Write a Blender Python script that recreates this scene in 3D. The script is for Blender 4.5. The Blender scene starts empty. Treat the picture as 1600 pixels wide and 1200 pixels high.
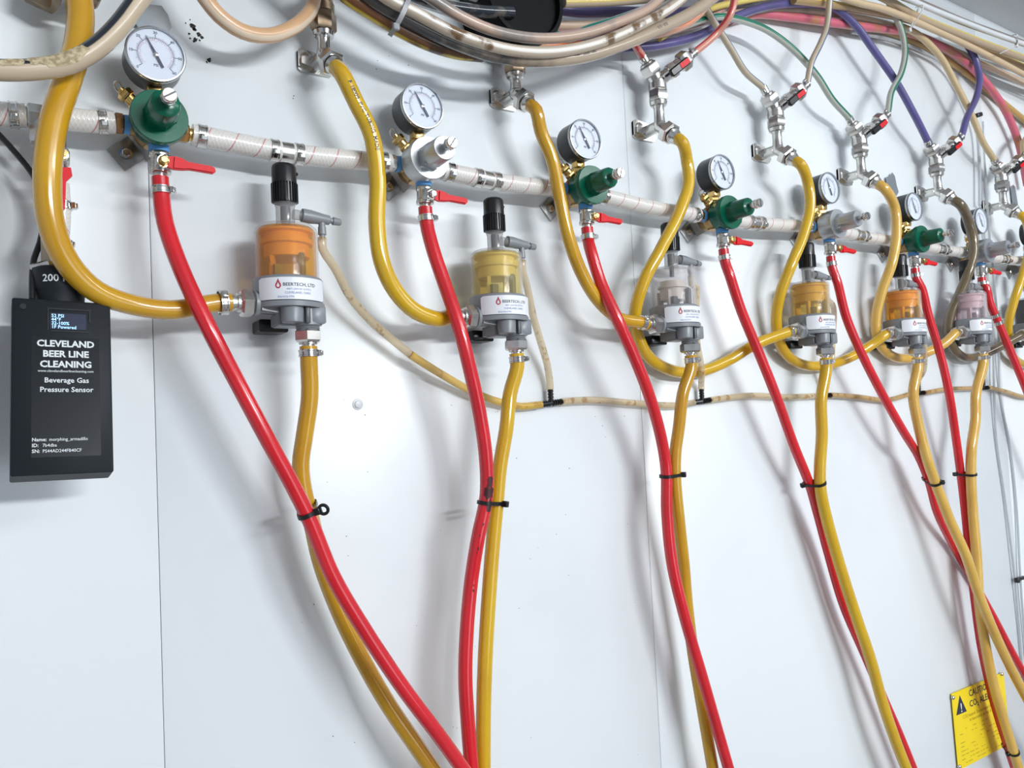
import bpy, math, random
import numpy as np
from mathutils import Vector, Matrix
PI = math.pi
random.seed(4)
SC = bpy.context.scene
COL = SC.collection

# ------------------------------------------------------------------ camera
FPX, HH, CZ, SL = 1200.0, 820.0, 1750.0, .048       # focal (px of 1600), distance to wall, height (mm)
dX = np.array([1833, -35, FPX]); dX /= np.linalg.norm(dX)
dV = np.array([SL, 1, -(1833*SL-35)/FPX]); dV /= np.linalg.norm(dV)
dV -= dX*(dV@dX); dV /= np.linalg.norm(dV)
dN = np.cross(dX, dV)
cam = bpy.data.cameras.new('camera')
cam.sensor_width = 36; cam.lens = FPX/1600*36; cam.clip_start = .01
camo = bpy.data.objects.new('camera', cam); COL.objects.link(camo)
right = Vector((dX[0], dN[0], -dV[0])); down = Vector((dX[1], dN[1], -dV[1])); fwd = Vector((dX[2], dN[2], -dV[2]))
R3 = Matrix((right, -down, -fwd)).transposed()
camo.matrix_world = Matrix.Translation((0, -HH/1000, CZ/1000)) @ R3.to_4x4()
SC.camera = camo

# ------------------------------------------------------------------ light and exposure
SC.view_settings.view_transform = 'Standard'
SC.view_settings.look = 'None'
SC.view_settings.gamma = 1
SC.view_settings.use_curve_mapping = False
SC.view_settings.exposure = 0.0
w = bpy.data.worlds.new('world'); SC.world = w; w.use_nodes = True
w.node_tree.nodes['Background'].inputs[0].default_value = (.80, .88, 1, 1)
w.node_tree.nodes['Background'].inputs[1].default_value = .5
SC.cycles.transparent_max_bounces = 24
SC.cycles.max_bounces = 8

def area(name, loc, target, sx, sy, watts, color):
    l = bpy.data.lights.new(name, 'AREA'); l.shape = 'RECTANGLE'; l.size = sx; l.size_y = sy
    l.energy = watts; l.color = color
    o = bpy.data.objects.new(name, l); COL.objects.link(o)
    o.location = loc
    o.rotation_euler = (Vector(target)-Vector(loc)).to_track_quat('-Z', 'Y').to_euler()
    return o
area('strip_lamp', (1.3, -3.5, 2.60), (.9, 0, 1.8), 1.5, .16, 85, (.955, .985, 1))
area('second_strip_lamp', (2.3, -2.3, 2.93), (1.2, 0, 1.7), 1.4, .14, 14, (.96, .99, 1))
area('far_lamp', (1.6, -3.6, 1.0), (1.3, 0, 1.2), 1.6, 1.2, 16, (.82, .91, 1))

# ------------------------------------------------------------------ helpers
def P(px, py, d):
    """photo point -> place in mm, d mm off the wall"""
    r = np.array([(px-800)/FPX, (py-600)/FPX, 1.0]); t = (HH-d)/(r@dN)
    return np.array([t*(r@dX), -d, CZ-t*(r@dV)])
def V(x, d, z): return np.array([x, -d, z], float)
def nrm(a):
    a = np.asarray(a, float); return a/max(1e-9, np.linalg.norm(a))
def frame(ax):
    ax = nrm(ax); ref = np.array([0, -1, 0.]) if abs(ax[1]) < .9 else np.array([0, 0, 1.])
    n = nrm(ref-ax*(ref@ax)); return ax, n, np.cross(ax, n)

def mat(name, col, rough=.4, metal=0, coat=0, emit=0, noise=None, bump=None, spec=.5, aniso=None):
    m = bpy.data.materials.new(name); m.use_nodes = True
    nt = m.node_tree; b = nt.nodes['Principled BSDF']
    b.inputs['Base Color'].default_value = (*col, 1); b.inputs['Roughness'].default_value = rough
    b.inputs['Metallic'].default_value = metal; b.inputs['Coat Weight'].default_value = coat
    b.inputs['Coat Roughness'].default_value = .08; b.inputs['Specular IOR Level'].default_value = spec
    if emit:
        b.inputs['Emission Color'].default_value = (*col, 1); b.inputs['Emission Strength'].default_value = emit
    if noise:                                   # (other colour, scale, amount low, high)
        tc = nt.nodes.new('ShaderNodeTexCoord'); n = nt.nodes.new('ShaderNodeTexNoise')
        n.inputs['Scale'].default_value = noise[1]; n.inputs['Detail'].default_value = 4
        r = nt.nodes.new('ShaderNodeMapRange'); r.inputs[1].default_value = noise[2]; r.inputs[2].default_value = noise[3]
        mx = nt.nodes.new('ShaderNodeMix'); mx.data_type = 'RGBA'
        mx.inputs[6].default_value = (*col, 1); mx.inputs[7].default_value = (*noise[0], 1)
        nt.links.new(tc.outputs['Object'], n.inputs['Vector']); nt.links.new(n.outputs[0], r.inputs[0])
        nt.links.new(r.outputs[0], mx.inputs[0]); nt.links.new(mx.outputs[2], b.inputs['Base Color'])
    if bump:                                    # (scale, strength)
        tc = nt.nodes.new('ShaderNodeTexCoord'); n = nt.nodes.new('ShaderNodeTexNoise')
        n.inputs['Scale'].default_value = bump[0]; bp = nt.nodes.new('ShaderNodeBump')
        bp.inputs['Strength'].default_value = bump[1]; bp.inputs['Distance'].default_value = .001
        nt.links.new(tc.outputs['Object'], n.inputs['Vector']); nt.links.new(n.outputs[0], bp.inputs['Height'])
        nt.links.new(bp.outputs[0], b.inputs['Normal'])
    return m

def clear_mat(name, tint, body, body_amt, rough=.05, gloss=.9):
    """see-through plastic or liquid: tinted pass-through mixed with a coloured glossy body"""
    m = bpy.data.materials.new(name); m.use_nodes = True
    nt = m.node_tree; b = nt.nodes['Principled BSDF']; out = nt.nodes['Material Output']
    b.inputs['Base Color'].default_value = (*body, 1); b.inputs['Roughness'].default_value = rough
    tr = nt.nodes.new('ShaderNodeBsdfTransparent'); tr.inputs[0].default_value = (*tint, 1)
    lw = nt.nodes.new('ShaderNodeLayerWeight'); lw.inputs[0].default_value = .25
    r = nt.nodes.new('ShaderNodeMapRange'); r.inputs[3].default_value = body_amt; r.inputs[4].default_value = min(1, body_amt+.75)
    mx = nt.nodes.new('ShaderNodeMixShader')
    nt.links.new(lw.outputs['Facing'], r.inputs[0]); r.inputs[1].default_value = .25
    nt.links.new(r.outputs[0], mx.inputs[0]); nt.links.new(tr.outputs[0], mx.inputs[1]); nt.links.new(b.outputs[0], mx.inputs[2])
    nt.links.new(mx.outputs[0], out.inputs[0])
    return m

def stripe_mat(name, base, stripe, u0=.5, wid=.1, rough=.3, dirt=None, coat=.3, stripe2=None):
    """tube material: a lengthwise coloured stripe at turn u0, optional mould"""
    m = mat(name, base, rough, coat=coat); nt = m.node_tree; b = nt.nodes['Principled BSDF']
    uv = nt.nodes.new('ShaderNodeUVMap'); sp = nt.nodes.new('ShaderNodeSeparateXYZ'); nt.links.new(uv.outputs[0], sp.inputs[0])
    cur = None
    for (c, uu, ww) in ([(stripe, u0, wid)] + ([stripe2] if stripe2 else [])):
        s = nt.nodes.new('ShaderNodeMath'); s.operation = 'SUBTRACT'; s.inputs[1].default_value = uu; nt.links.new(sp.outputs[0], s.inputs[0])
        a = nt.nodes.new('ShaderNodeMath'); a.operation = 'ABSOLUTE'; nt.links.new(s.outputs[0], a.inputs[0])
        r = nt.nodes.new('ShaderNodeMapRange'); r.inputs[1].default_value = ww/2; r.inputs[2].default_value = ww/2+.02
        r.inputs[3].default_value = 1; r.inputs[4].default_value = 0; nt.links.new(a.outputs[0], r.inputs[0])
        mx = nt.nodes.new('ShaderNodeMix'); mx.data_type = 'RGBA'
        mx.inputs[6].default_value = (*base, 1); mx.inputs[7].default_value = (*c, 1)
        if cur: nt.links.new(cur, mx.inputs[6])
        nt.links.new(r.outputs[0], mx.inputs[0]); cur = mx.outputs[2]
    if dirt:                                    # (colour, scale, low, high)
        tc = nt.nodes.new('ShaderNodeTexCoord'); n = nt.nodes.new('ShaderNodeTexNoise'); n.inputs['Scale'].default_value = dirt[1]
        n.inputs['Detail'].default_value = 6
        r = nt.nodes.new('ShaderNodeMapRange'); r.inputs[1].default_value = dirt[2]; r.inputs[2].default_value = dirt[3]
        mx = nt.nodes.new('ShaderNodeMix'); mx.data_type = 'RGBA'; mx.inputs[7].default_value = (*dirt[0], 1)
        nt.links.new(tc.outputs['Object'], n.inputs['Vector']); nt.links.new(n.outputs[0], r.inputs[0])
        nt.links.new(r.outputs[0], mx.inputs[0]); nt.links.new(cur, mx.inputs[6]); cur = mx.outputs[2]
    nt.links.new(cur, b.inputs['Base Color'])
    return m

class MB:
    """collects shapes (mm) and links them as ONE mesh object"""
    def __init__(s): s.v = []; s.f = []; s.uv = {}
    def add(s, vs, fs, uvs=None):
        o = len(s.v); s.v += [tuple(x) for x in vs]
        for i, f in enumerate(fs):
            if uvs: s.uv[len(s.f)] = uvs[i]
            s.f.append(tuple(o+k for k in f))
        return s
    def lathe(s, p0, ax, prof, n=24, ph=0, cap=True):
        """prof: (distance along ax, radius) pairs"""
        p0 = np.asarray(p0, float); a, u, v = frame(ax); vs = []; fs = []
        for (t, r) in prof:
            for k in range(n):
                q = 2*PI*(k+ph)/n; vs.append(p0+a*t+(u*math.cos(q)+v*math.sin(q))*r)
        for j in range(len(prof)-1):
            for k in range(n):
                k2 = (k+1) % n; fs.append((j*n+k, j*n+k2, (j+1)*n+k2, (j+1)*n+k))
        if cap:
            fs.append(tuple(range(n))[::-1]); fs.append(tuple((len(prof)-1)*n+k for k in range(n)))
        return s.add(vs, fs)
    def cyl(s, p0, p1, r0, r1=None, n=20, ph=0):
        p0 = np.asarray(p0, float); p1 = np.asarray(p1, float); L = np.linalg.norm(p1-p0)
        return s.lathe(p0, p1-p0, [(0, r0), (L, r0 if r1 is None else r1)], n, ph)
    def hex(s, p0, p1, r, ph=0):
        """hex nut with chamfered corners; r is across corners / 2"""
        p0 = np.asarray(p0, float); p1 = np.asarray(p1, float); L = np.linalg.norm(p1-p0); c = min(L*.16, r*.16)
        return s.lathe(p0, p1-p0, [(0, r*.86), (c, r), (L-c, r), (L, r*.86)], 6, ph)
    def box(s, c, sz, rot=None, bev=0):
        c = np.asarray(c, float); h = np.asarray(sz, float)/2
        if bev:
            pts = []; fs = []
            out = [(h[0]-bev, h[2]), (h[0], h[2]-bev), (h[0], -h[2]+bev), (h[0]-bev, -h[2]), (-h[0]+bev, -h[2]), (-h[0], -h[2]+bev), (-h[0], h[2]-bev), (-h[0]+bev, h[2])]
            ins = [(x*(1-bev/h[0]), z*(1-bev/h[2])) for x, z in out]
            rings = [(ins, h[1]), (out, h[1]-bev), (out, -h[1]+bev), (ins, -h[1])]
            for rg, y in rings: pts += [np.array([x, y, z]) for x, z in rg]
            for j in range(3):
                for k in range(8): fs.append((j*8+k, j*8+(k+1) % 8, (j+1)*8+(k+1) % 8, (j+1)*8+k))
            fs += [tuple(range(8))[::-1], tuple(range(24, 32))]
        else:
            pts = [np.array([x*h[0], y*h[1], z*h[2]]) for x in (-1, 1) for y in (-1, 1) for z in (-1, 1)]
            fs = [(0, 1, 3, 2), (4, 6, 7, 5), (0, 4, 5, 1), (2, 3, 7, 6), (0, 2, 6, 4), (1, 5, 7, 3)]
        if rot is not None: pts = [rot @ p for p in pts]
        return s.add([p+c for p in pts], fs)
    def prism(s, out, y0, y1, xf=None):
        """outline of (x,z) points pushed from depth d=y0 to d=y1"""
        n = len(out); vs = [V(x, y0, z) for x, z in out]+[V(x, y1, z) for x, z in out]
        if xf is not None: vs = [xf(v) for v in vs]
        fs = [tuple(range(n)), tuple(range(2*n-1, n-1, -1))]+[(k, n+k, n+(k+1) % n, (k+1) % n) for k in range(n)]
        return s.add(vs, fs)
    def sphere(s, c, r, n=14, sq=(1, 1, 1)):
        c = np.asarray(c, float); m = n//2; vs = [c+np.array([0, 0, r*sq[2]])]; fs = []
        for j in range(1, m):
            for k in range(n):
                a = PI*j/m; b = 2*PI*k/n; vs.append(c+np.array([math.sin(a)*math.cos(b)*sq[0], math.sin(a)*math.sin(b)*sq[1], math.cos(a)*sq[2]])*r)
        vs.append(c-np.array([0, 0, r*sq[2]])); L = len(vs)-1
        for k in range(n):
            fs.append((0, 1+k, 1+(k+1) % n)); fs.append((L, L-n+(k+1) % n, L-n+k))
        for j in range(m-2):
            for k in range(n):
                a = 1+j*n; fs.append((a+k, a+n+k, a+n+(k+1) % n, a+(k+1) % n))
        return s.add(vs, fs)
    def tube(s, path, r, n=14, cap=True):
        """sweep along a list of points; UV = (turn, metres); turn .5 faces away from the wall"""
        path = np.asarray(path, float); m = len(path)
        rr = np.full(m, r) if np.isscalar(r) else np.interp(np.linspace(0, 1, m), np.linspace(0, 1, len(r)), r)
        T = np.gradient(path, axis=0); L = np.concatenate([[0], np.cumsum(np.linalg.norm(np.diff(path, axis=0), axis=1))])/1000
        vs = []; fs = []; uvs = []; prev = None
        for j in range(m):
            t = nrm(T[j]); ref = np.array([0, -1, 0.])
            nn = ref-t*(ref@t)
            if np.linalg.norm(nn) < .25 and prev is not None: nn = prev-t*(prev@t)
            elif np.linalg.norm(nn) < .25: nn = np.array([0, 0, 1.])-t*t[2]
            nn = nrm(nn); prev = nn; b = np.cross(t, nn)
            for k in range(n):
                q = 2*PI*(k/n-.5); vs.append(path[j]+(nn*math.cos(q)+b*math.sin(q))*rr[j])
        for j in range(m-1):
            for k in range(n):
                k2 = (k+1) % n; fs.append((j*n+k, j*n+k2, (j+1)*n+k2, (j+1)*n+k))
                uvs.append(((k/n, L[j]), ((k+1)/n, L[j]), ((k+1)/n, L[j+1]), (k/n, L[j+1])))
        if cap:
            fs.append(tuple(range(n))[::-1]); uvs.append(((.25, 0),)*n)
            fs.append(tuple((m-1)*n+k for k in range(n))); uvs.append(((.25, L[-1]),)*n)
        return s.add(vs, fs, uvs)
    def band(s, outline, ax_c, t, wdt, thk):
        """flat strap: closed list of 3D points (loop) with strap width along t and thickness outwards from ax_c"""
        n = len(outline); t = nrm(t); vs = []; fs = []
        for p in outline:
            o = nrm(p-ax_c-t*((p-ax_c)@t))
            vs += [p-t*wdt/2, p+t*wdt/2, p+t*wdt/2+o*thk, p-t*wdt/2+o*thk]
        for k in range(n):
            a = 4*k; b = 4*((k+1) % n)
            for i in range(4): fs.append((a+i, b+i, b+(i+1) % 4, a+(i+1) % 4))
        return s.add(vs, fs)
    def text(s, string, size, place, offset=0, align='CENTER', spacing=1.0, narrow=1.0, maxlen=None):
        """flat lettering; place(x, z) -> 3D point in mm"""
        c = bpy.data.curves.new('lettering', 'FONT'); c.body = string; c.size = size; c.align_x = align; c.resolution_u = 2
        c.offset = offset; c.space_character = spacing
        o = bpy.data.objects.new('lettering', c); COL.objects.link(o)
        dg = bpy.context.evaluated_depsgraph_get(); me = o.evaluated_get(dg).to_mesh()
        vs = [place(v.co.x*narrow, v.co.y) for v in me.vertices]; fs = [tuple(p.vertices) for p in me.polygons]
        o.evaluated_get(dg).to_mesh_clear(); bpy.data.objects.remove(o); bpy.data.curves.remove(c)
        return s.add(vs, fs)
    def build(s, name, material, parent=None, origin=None, ang=38):
        me = bpy.data.meshes.new(name)
        vv = np.array(s.v, float)
        if origin is not None: vv = vv-np.asarray(origin, float)
        me.from_pydata((vv/1000).tolist(), [], s.f)
        if s.uv:
            ul = me.uv_layers.new(name='UVMap')
            for i, p in enumerate(me.polygons):
                if i in s.uv:
                    for li, uvc in zip(p.loop_indices, s.uv[i]): ul.data[li].uv = uvc
        me.polygons.foreach_set('use_smooth', [True]*len(me.polygons))
        me.set_sharp_from_angle(angle=math.radians(ang))
        me.validate(); me.update()
        me.materials.append(material)
        o = bpy.data.objects.new(name, me); COL.objects.link(o)
        if origin is not None: o.location = np.asarray(origin, float)/1000
        if parent: o.parent = parent
        return o

def tag(o, label=None, cat=None, group=None, kind=None):
    if label: o['label'] = label
    if cat: o['category'] = cat
    if group: o['group'] = group
    if kind: o['kind'] = kind
    return o
def thing(name, label, cat, loc, group=None):
    o = bpy.data.objects.new(name, None); o.empty_display_size = .01; COL.objects.link(o)
    o.location = np.asarray(loc, float)/1000
    return tag(o, label, cat, group)

def spline(pts, step=7.0):
    p = np.asarray(pts, float); q = np.vstack([2*p[0]-p[1], p, 2*p[-1]-p[-2]]); out = []
    for i in range(1, len(q)-2):
        p0, p1, p2, p3 = q[i-1], q[i], q[i+1], q[i+2]
        t1 = np.linalg.norm(p1-p0)**.5; t2 = t1+np.linalg.norm(p2-p1)**.5; t3 = t2+np.linalg.norm(p3-p2)**.5
        n = max(2, int(np.linalg.norm(p2-p1)/step))
        for k in range(n):
            t = t1+(t2-t1)*k/n
            A1 = p0*(t1-t)/t1+p1*t/t1; A2 = p1*(t2-t)/(t2-t1)+p2*(t-t1)/(t2-t1); A3 = p2*(t3-t)/(t3-t2)+p3*(t-t2)/(t3-t2)
            B1 = A1*(t2-t)/t2+A2*t/t2; B2 = A2*(t3-t)/(t3-t1)+A3*(t-t1)/(t3-t1)
            out.append(B1*(t2-t)/(t2-t1)+B2*(t-t1)/(t2-t1))
    out.append(p[-1]); return np.array(out)
def W(pts): return [P(*p) if not isinstance(p, np.ndarray) else p for p in pts]

# ------------------------------------------------------------------ materials
M = {}
M['wall'] = mat('white_wall_panel', (.775, .82, .85), .33, bump=(5, .35), noise=((.70, .735, .76), 3.5, .5, .85))
M['wallback'] = mat('seam_dark', (.66, .68, .70), .8)
M['ceil'] = mat('grey_ceiling', (.62, .64, .67), .5)
M['floor'] = mat('floor_tile', (.28, .27, .26), .5)
M['room'] = mat('room_wall', (.42, .44, .46), .6)
M['chrome'] = mat('polished_chrome', (.66, .65, .63), .17, 1, noise=((.50, .48, .45), 60, .45, .8))
M['nickel'] = mat('brushed_nickel', (.68, .66, .63), .24, 1, noise=((.46, .44, .40), 90, .5, .8))
M['dull'] = mat('tarnished_fitting', (.40, .31, .22), .38, 1, noise=((.22, .15, .09), 70, .4, .7))
M['zinc'] = mat('zinc_sheet', (.42, .42, .41), .4, 1, noise=((.3, .3, .3), 120, .4, .7))
M['brass'] = mat('yellow_brass', (.78, .53, .20), .24, 1, noise=((.5, .32, .12), 80, .5, .8))
M['brassbody'] = mat('cast_brass', (.50, .33, .15), .42, 1, noise=((.33, .21, .10), 60, .4, .7))
M['brownbrass'] = mat('brown_brass', (.27, .13, .05), .35, .8)
M['green'] = mat('green_paint', (.003, .125, .070), .22, spec=.35, noise=((.003, .09, .05), 50, .4, .7))
M['bezel'] = mat('grey_bezel', (.42, .44, .47), .25, 1)
M['silver'] = mat('silver_paint', (.50, .52, .54), .33, .75)
M['bluetape'] = mat('blue_thread_tape', (.10, .33, .70), .6)
M['red'] = mat('red_handle', (.70, .010, .018), .42, spec=.25)
M['redhose'] = mat('red_vinyl', (.68, .012, .022), .25, coat=.5, noise=((.58, .01, .02), 20, .4, .7))
M['black'] = mat('black_plastic', (.010, .011, .013), .28)
M['blackmatte'] = mat('black_case', (.009, .0125, .017), .55, spec=.3)
M['blacklabel'] = mat('black_label', (.006, .009, .013), .22, spec=.3)
M['gaugecase'] = mat('black_gauge_case', (.012, .014, .017), .32)
M['dial'] = mat('white_dial', (.78, .80, .84), .5)
M['ink'] = mat('dark_ink', (.03, .035, .06), .6)
M['redink'] = mat('red_ink', (.45, .05, .08), .6)
M['needle'] = mat('needle_black', (.02, .025, .06), .4)
M['glass'] = clear_mat('gauge_glass', (.97, .98, 1), (.75, .8, .85), .03, .03)
M['grey'] = mat('grey_plastic', (.235, .25, .27), .36, bump=(200, .05))
M['greydark'] = mat('dark_grey_plastic', (.10, .11, .125), .4)
M['label'] = mat('white_sticker', (.80, .82, .86), .45)
M['blueink'] = mat('blue_ink', (.13, .20, .42), .6)
M['yellow'] = mat('yellow_vinyl', (.69, .43, .012), .2, coat=.6, noise=((.62, .36, .015), 14, .35, .7))
M['amber'] = mat('amber_vinyl', (.62, .34, .012), .2, coat=.6, noise=((.52, .26, .012), 14, .35, .7))
M['straw'] = mat('straw_vinyl', (.74, .47, .10), .22, coat=.6, noise=((.66, .38, .07), 14, .35, .7))
M['olive'] = mat('olive_brown_vinyl', (.17, .125, .065), .2, coat=.6, noise=((.12, .09, .05), 18, .35, .7))
M['tie'] = mat('black_tie', (.008, .008, .009), .35)
M['whitetie'] = mat('white_tie', (.62, .60, .60), .4)
M['beige'] = mat('beige_block', (.50, .44, .36), .5)
M['sign'] = mat('yellow_card', (.90, .68, .02), .5)
M['screen'] = mat('blue_screen', (.006, .010, .035), .3, emit=.35)
M['led'] = mat('lit_pixels', (.35, .65, .95), .4, emit=1.2)
M['white'] = mat('white_print', (.72, .76, .78), .5)
M['dirtblack'] = mat('black_chips', (.02, .018, .015), .8)
M['crust'] = mat('cream_crust', (.60, .50, .32), .9, noise=((.35, .27, .16), 300, .4, .6))
M['bowl'] = clear_mat('clear_bowl', (.96, .96, .97), (.75, .75, .75), .05, .04)
M['frost'] = clear_mat('clear_neck', (.80, .80, .80), (.55, .55, .55), .25, .1)
M['wire'] = clear_mat('clear_cable', (.75, .78, .8), (.65, .68, .7), .5, .2)

def braid_mat():
    m = mat('braided_hose', (.70, .66, .62), .25, coat=.5); nt = m.node_tree; b = nt.nodes['Principled BSDF']
    uv = nt.nodes.new('ShaderNodeUVMap'); sp = nt.nodes.new('ShaderNodeSeparateXYZ'); nt.links.new(uv.outputs[0], sp.inputs[0])
    def wave(ku, kv, lo, hi):
        a = nt.nodes.new('ShaderNodeMath'); a.operation = 'MULTIPLY'; a.inputs[1].default_value = ku; nt.links.new(sp.outputs[0], a.inputs[0])
        c = nt.nodes.new('ShaderNodeMath'); c.operation = 'MULTIPLY_ADD'; c.inputs[1].default_value = kv; nt.links.new(sp.outputs[1], c.inputs[0]); nt.links.new(a.outputs[0], c.inputs[2])
        f = nt.nodes.new('ShaderNodeMath'); f.operation = 'FRACT'; nt.links.new(c.outputs[0], f.inputs[0])
        g = nt.nodes.new('ShaderNodeMath'); g.operation = 'PINGPONG'; g.inputs[1].default_value = .5; nt.links.new(f.outputs[0], g.inputs[0])
        r = nt.nodes.new('ShaderNodeMapRange'); r.inputs[1].default_value = lo; r.inputs[2].default_value = hi; nt.links.new(g.outputs[0], r.inputs[0])
        return r.outputs[0]
    w1 = wave(8, 260, .0, .22); w2 = wave(-8, 260, .0, .22)
    mn = nt.nodes.new('ShaderNodeMath'); mn.operation = 'MINIMUM'; nt.links.new(w1, mn.inputs[0]); nt.links.new(w2, mn.inputs[1])
    mx = nt.nodes.new('ShaderNodeMix'); mx.data_type = 'RGBA'; mx.inputs[6].default_value = (.78, .76, .74, 1); mx.inputs[7].default_value = (.70, .665, .62, 1)
    nt.links.new(mn.outputs[0], mx.inputs[0])
    rd = wave(1, 38, .0, .035)
    mr = nt.nodes.new('ShaderNodeMix'); mr.data_type = 'RGBA'; mr.inputs[6].default_value = (.50, .10, .10, 1)
    nt.links.new(rd, mr.inputs[0]); nt.links.new(mx.outputs[2], mr.inputs[7]); nt.links.new(mr.outputs[2], b.inputs['Base Color'])
    bp = nt.nodes.new('ShaderNodeBump'); bp.inputs['Strength'].default_value = .25; bp.inputs['Distance'].default_value = .0006
    bp.invert = True; nt.links.new(mn.outputs[0], bp.inputs['Height']); nt.links.new(bp.outputs[0], b.inputs['Normal'])
    return m
M['braid'] = braid_mat()

def drain_mat(name, body, amt, stain):
    m = clear_mat(name, (.96, .92, .84), body, amt, .12); nt = m.node_tree; b = nt.nodes['Principled BSDF']
    tc = nt.nodes.new('ShaderNodeTexCoord'); n = nt.nodes.new('ShaderNodeTexNoise'); n.inputs['Scale'].default_value = 90
    r = nt.nodes.new('ShaderNodeMapRange'); r.inputs[1].default_value = .58; r.inputs[2].default_value = .68
    mx = nt.nodes.new('ShaderNodeMix'); mx.data_type = 'RGBA'; mx.inputs[6].default_value = (*body, 1); mx.inputs[7].default_value = (*stain, 1)
    nt.links.new(tc.outputs['Object'], n.inputs['Vector']); nt.links.new(n.outputs[0], r.inputs[0]); nt.links.new(r.outputs[0], mx.inputs[0]); nt.links.new(mx.outputs[2], b.inputs['Base Color'])
    return m
M['drain'] = drain_mat('stained_clear_tube', (.72, .60, .40), .5, (.42, .22, .06))
M['drainy'] = drain_mat('yellow_filled_tube', (.74, .50, .10), .7, (.60, .33, .06))
M['drainb'] = drain_mat('tan_clear_tube', (.58, .40, .19), .75, (.42, .25, .08))

# ------------------------------------------------------------------ the setting
SOFZ = 2605
wall = tag(MB().box((1200, 12, 1500), (4400, 8, 3000)).build('wall_back', M['wallback']), kind='structure')
xs = [-1000, 119, 757, 1822, 2610, 3400]
for i in range(5):
    z1 = 3000
    MB().box(((xs[i]+xs[i+1])/2, 4, z1/2), (xs[i+1]-xs[i]-.6, 8, z1), bev=.6).build('panel', M['wall'], wall)
tag(MB().box((1200, -2250, -10), (6400, 5000, 20)).build('floor', M['floor']), kind='structure')
tag(MB().box((1200, -2250, 3010), (6400, 5000, 20)).build('ceiling', M['ceil']), kind='structure')
sof = tag(MB().box((1200, -160, SOFZ+40), (4400, 320, 80)).build('trim_1', M['ceil']), kind='structure')
tag(MB().box((1200, -4690, 1500), (6400, 20, 3000)).build('wall_front', M['room']), kind='structure')

# ------------------------------------------------------------------ small shared pieces
def clamp(parent, c, ax, r, name='hose_clamp', wdt=7, ear=(0, -1, 0), material='chrome'):
    """ear clamp: two raised edges on a band, with a pinched ear"""
    a = nrm(ax); c = np.asarray(c, float); b = MB(); h = wdt/2
    b.lathe(c-a*h, a, [(0, r), (0, r+1.3), (1.3, r+1.3), (1.8, r+.8), (wdt-1.8, r+.8), (wdt-1.3, r+1.3), (wdt, r+1.3), (wdt, r)], 28, cap=False)
    e = np.asarray(ear, float); e = nrm(e-a*(e@a)); s = np.cross(a, e)
    R = np.array([s, e, a]).T
    b.box(c+e*(r+2.6), (6.5, 3.6, wdt*.82), R, .5)
    b.box(c+e*(r+5.0), (3.2, 1.6, wdt*.6), R)
    return b.build(name, M[material], parent)

REC = []
def hose(name, pts, r, material, label, cat='hose', group=None, clamps=(), tail=None, step=7.0, ear=(1, -.3, 0), n=16):
    """a hose is one swept mesh whose clamps are its children; clamps: distances (mm) from the start, negative from the end"""
    ends = [not isinstance(q, np.ndarray) and (q[1] < -9 or q[1] > 1210 or q[0] > 1605 or q[0] < -25) for q in (pts[0], pts[-1])]
    w3 = W(pts)
    def further(a, b_):                          # carry a hose on past the edge of the picture
        e = b_-a; e[1] *= .2; q = b_+nrm(e)*(300 if e[2] > -.6*np.linalg.norm(e) else 110); q[2] = min(q[2], 2588); q[1] = min(q[1], -12); return q
    if ends[1]: w3 = w3+[further(w3[-2], w3[-1])]
    if ends[0]: w3 = [further(w3[1], w3[0])]+w3
    path = spline(w3, step); O = path[0].copy(); REC.append((label, path, float(np.max(r))))
    o = MB().tube(path, r, n).build(name, M[material] if isinstance(material, str) else material, None, O)
    tag(o, label, cat, group)
    L = np.concatenate([[0], np.cumsum(np.linalg.norm(np.diff(path, axis=0), axis=1))]); rr = r if np.isscalar(r) else r[0]
    for c in clamps:
        s = c if c >= 0 else L[-1]+c; i = min(len(path)-2, max(0, int(np.searchsorted(L, s))-1))
        f = (s-L[i])/(L[i+1]-L[i]); p = path[i]*(1-f)+path[i+1]*f
        clamp(o, p-O, path[i+1]-path[i], rr, ear=ear)
    return o, path
def along(path, s):
    L = np.concatenate([[0], np.cumsum(np.linalg.norm(np.diff(path, axis=0), axis=1))])
    i = min(len(path)-2, max(0, int(np.searchsorted(L, s))-1)); f = (s-L[i])/(L[i+1]-L[i])
    return path[i]*(1-f)+path[i+1]*f, nrm(path[i+1]-path[i])
def print_on(o, path, r, string, size, s0, turn, material='ink', flip=1, narrow=1):
    """lettering that follows a hose"""
    def place(x, z):
        p, t = along(path, s0+x*flip); ref = np.array([0, -1, 0.]); nn = nrm(ref-t*(ref@t)); b = np.cross(t, nn)
        q = turn-z*flip/r
        return p+(nn*math.cos(q)+b*math.sin(q))*(r+.15)-path[0]
    MB().text(string, size, place, align='LEFT', narrow=narrow, offset=.015*size).build('lettering', M[material], o)

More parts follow.
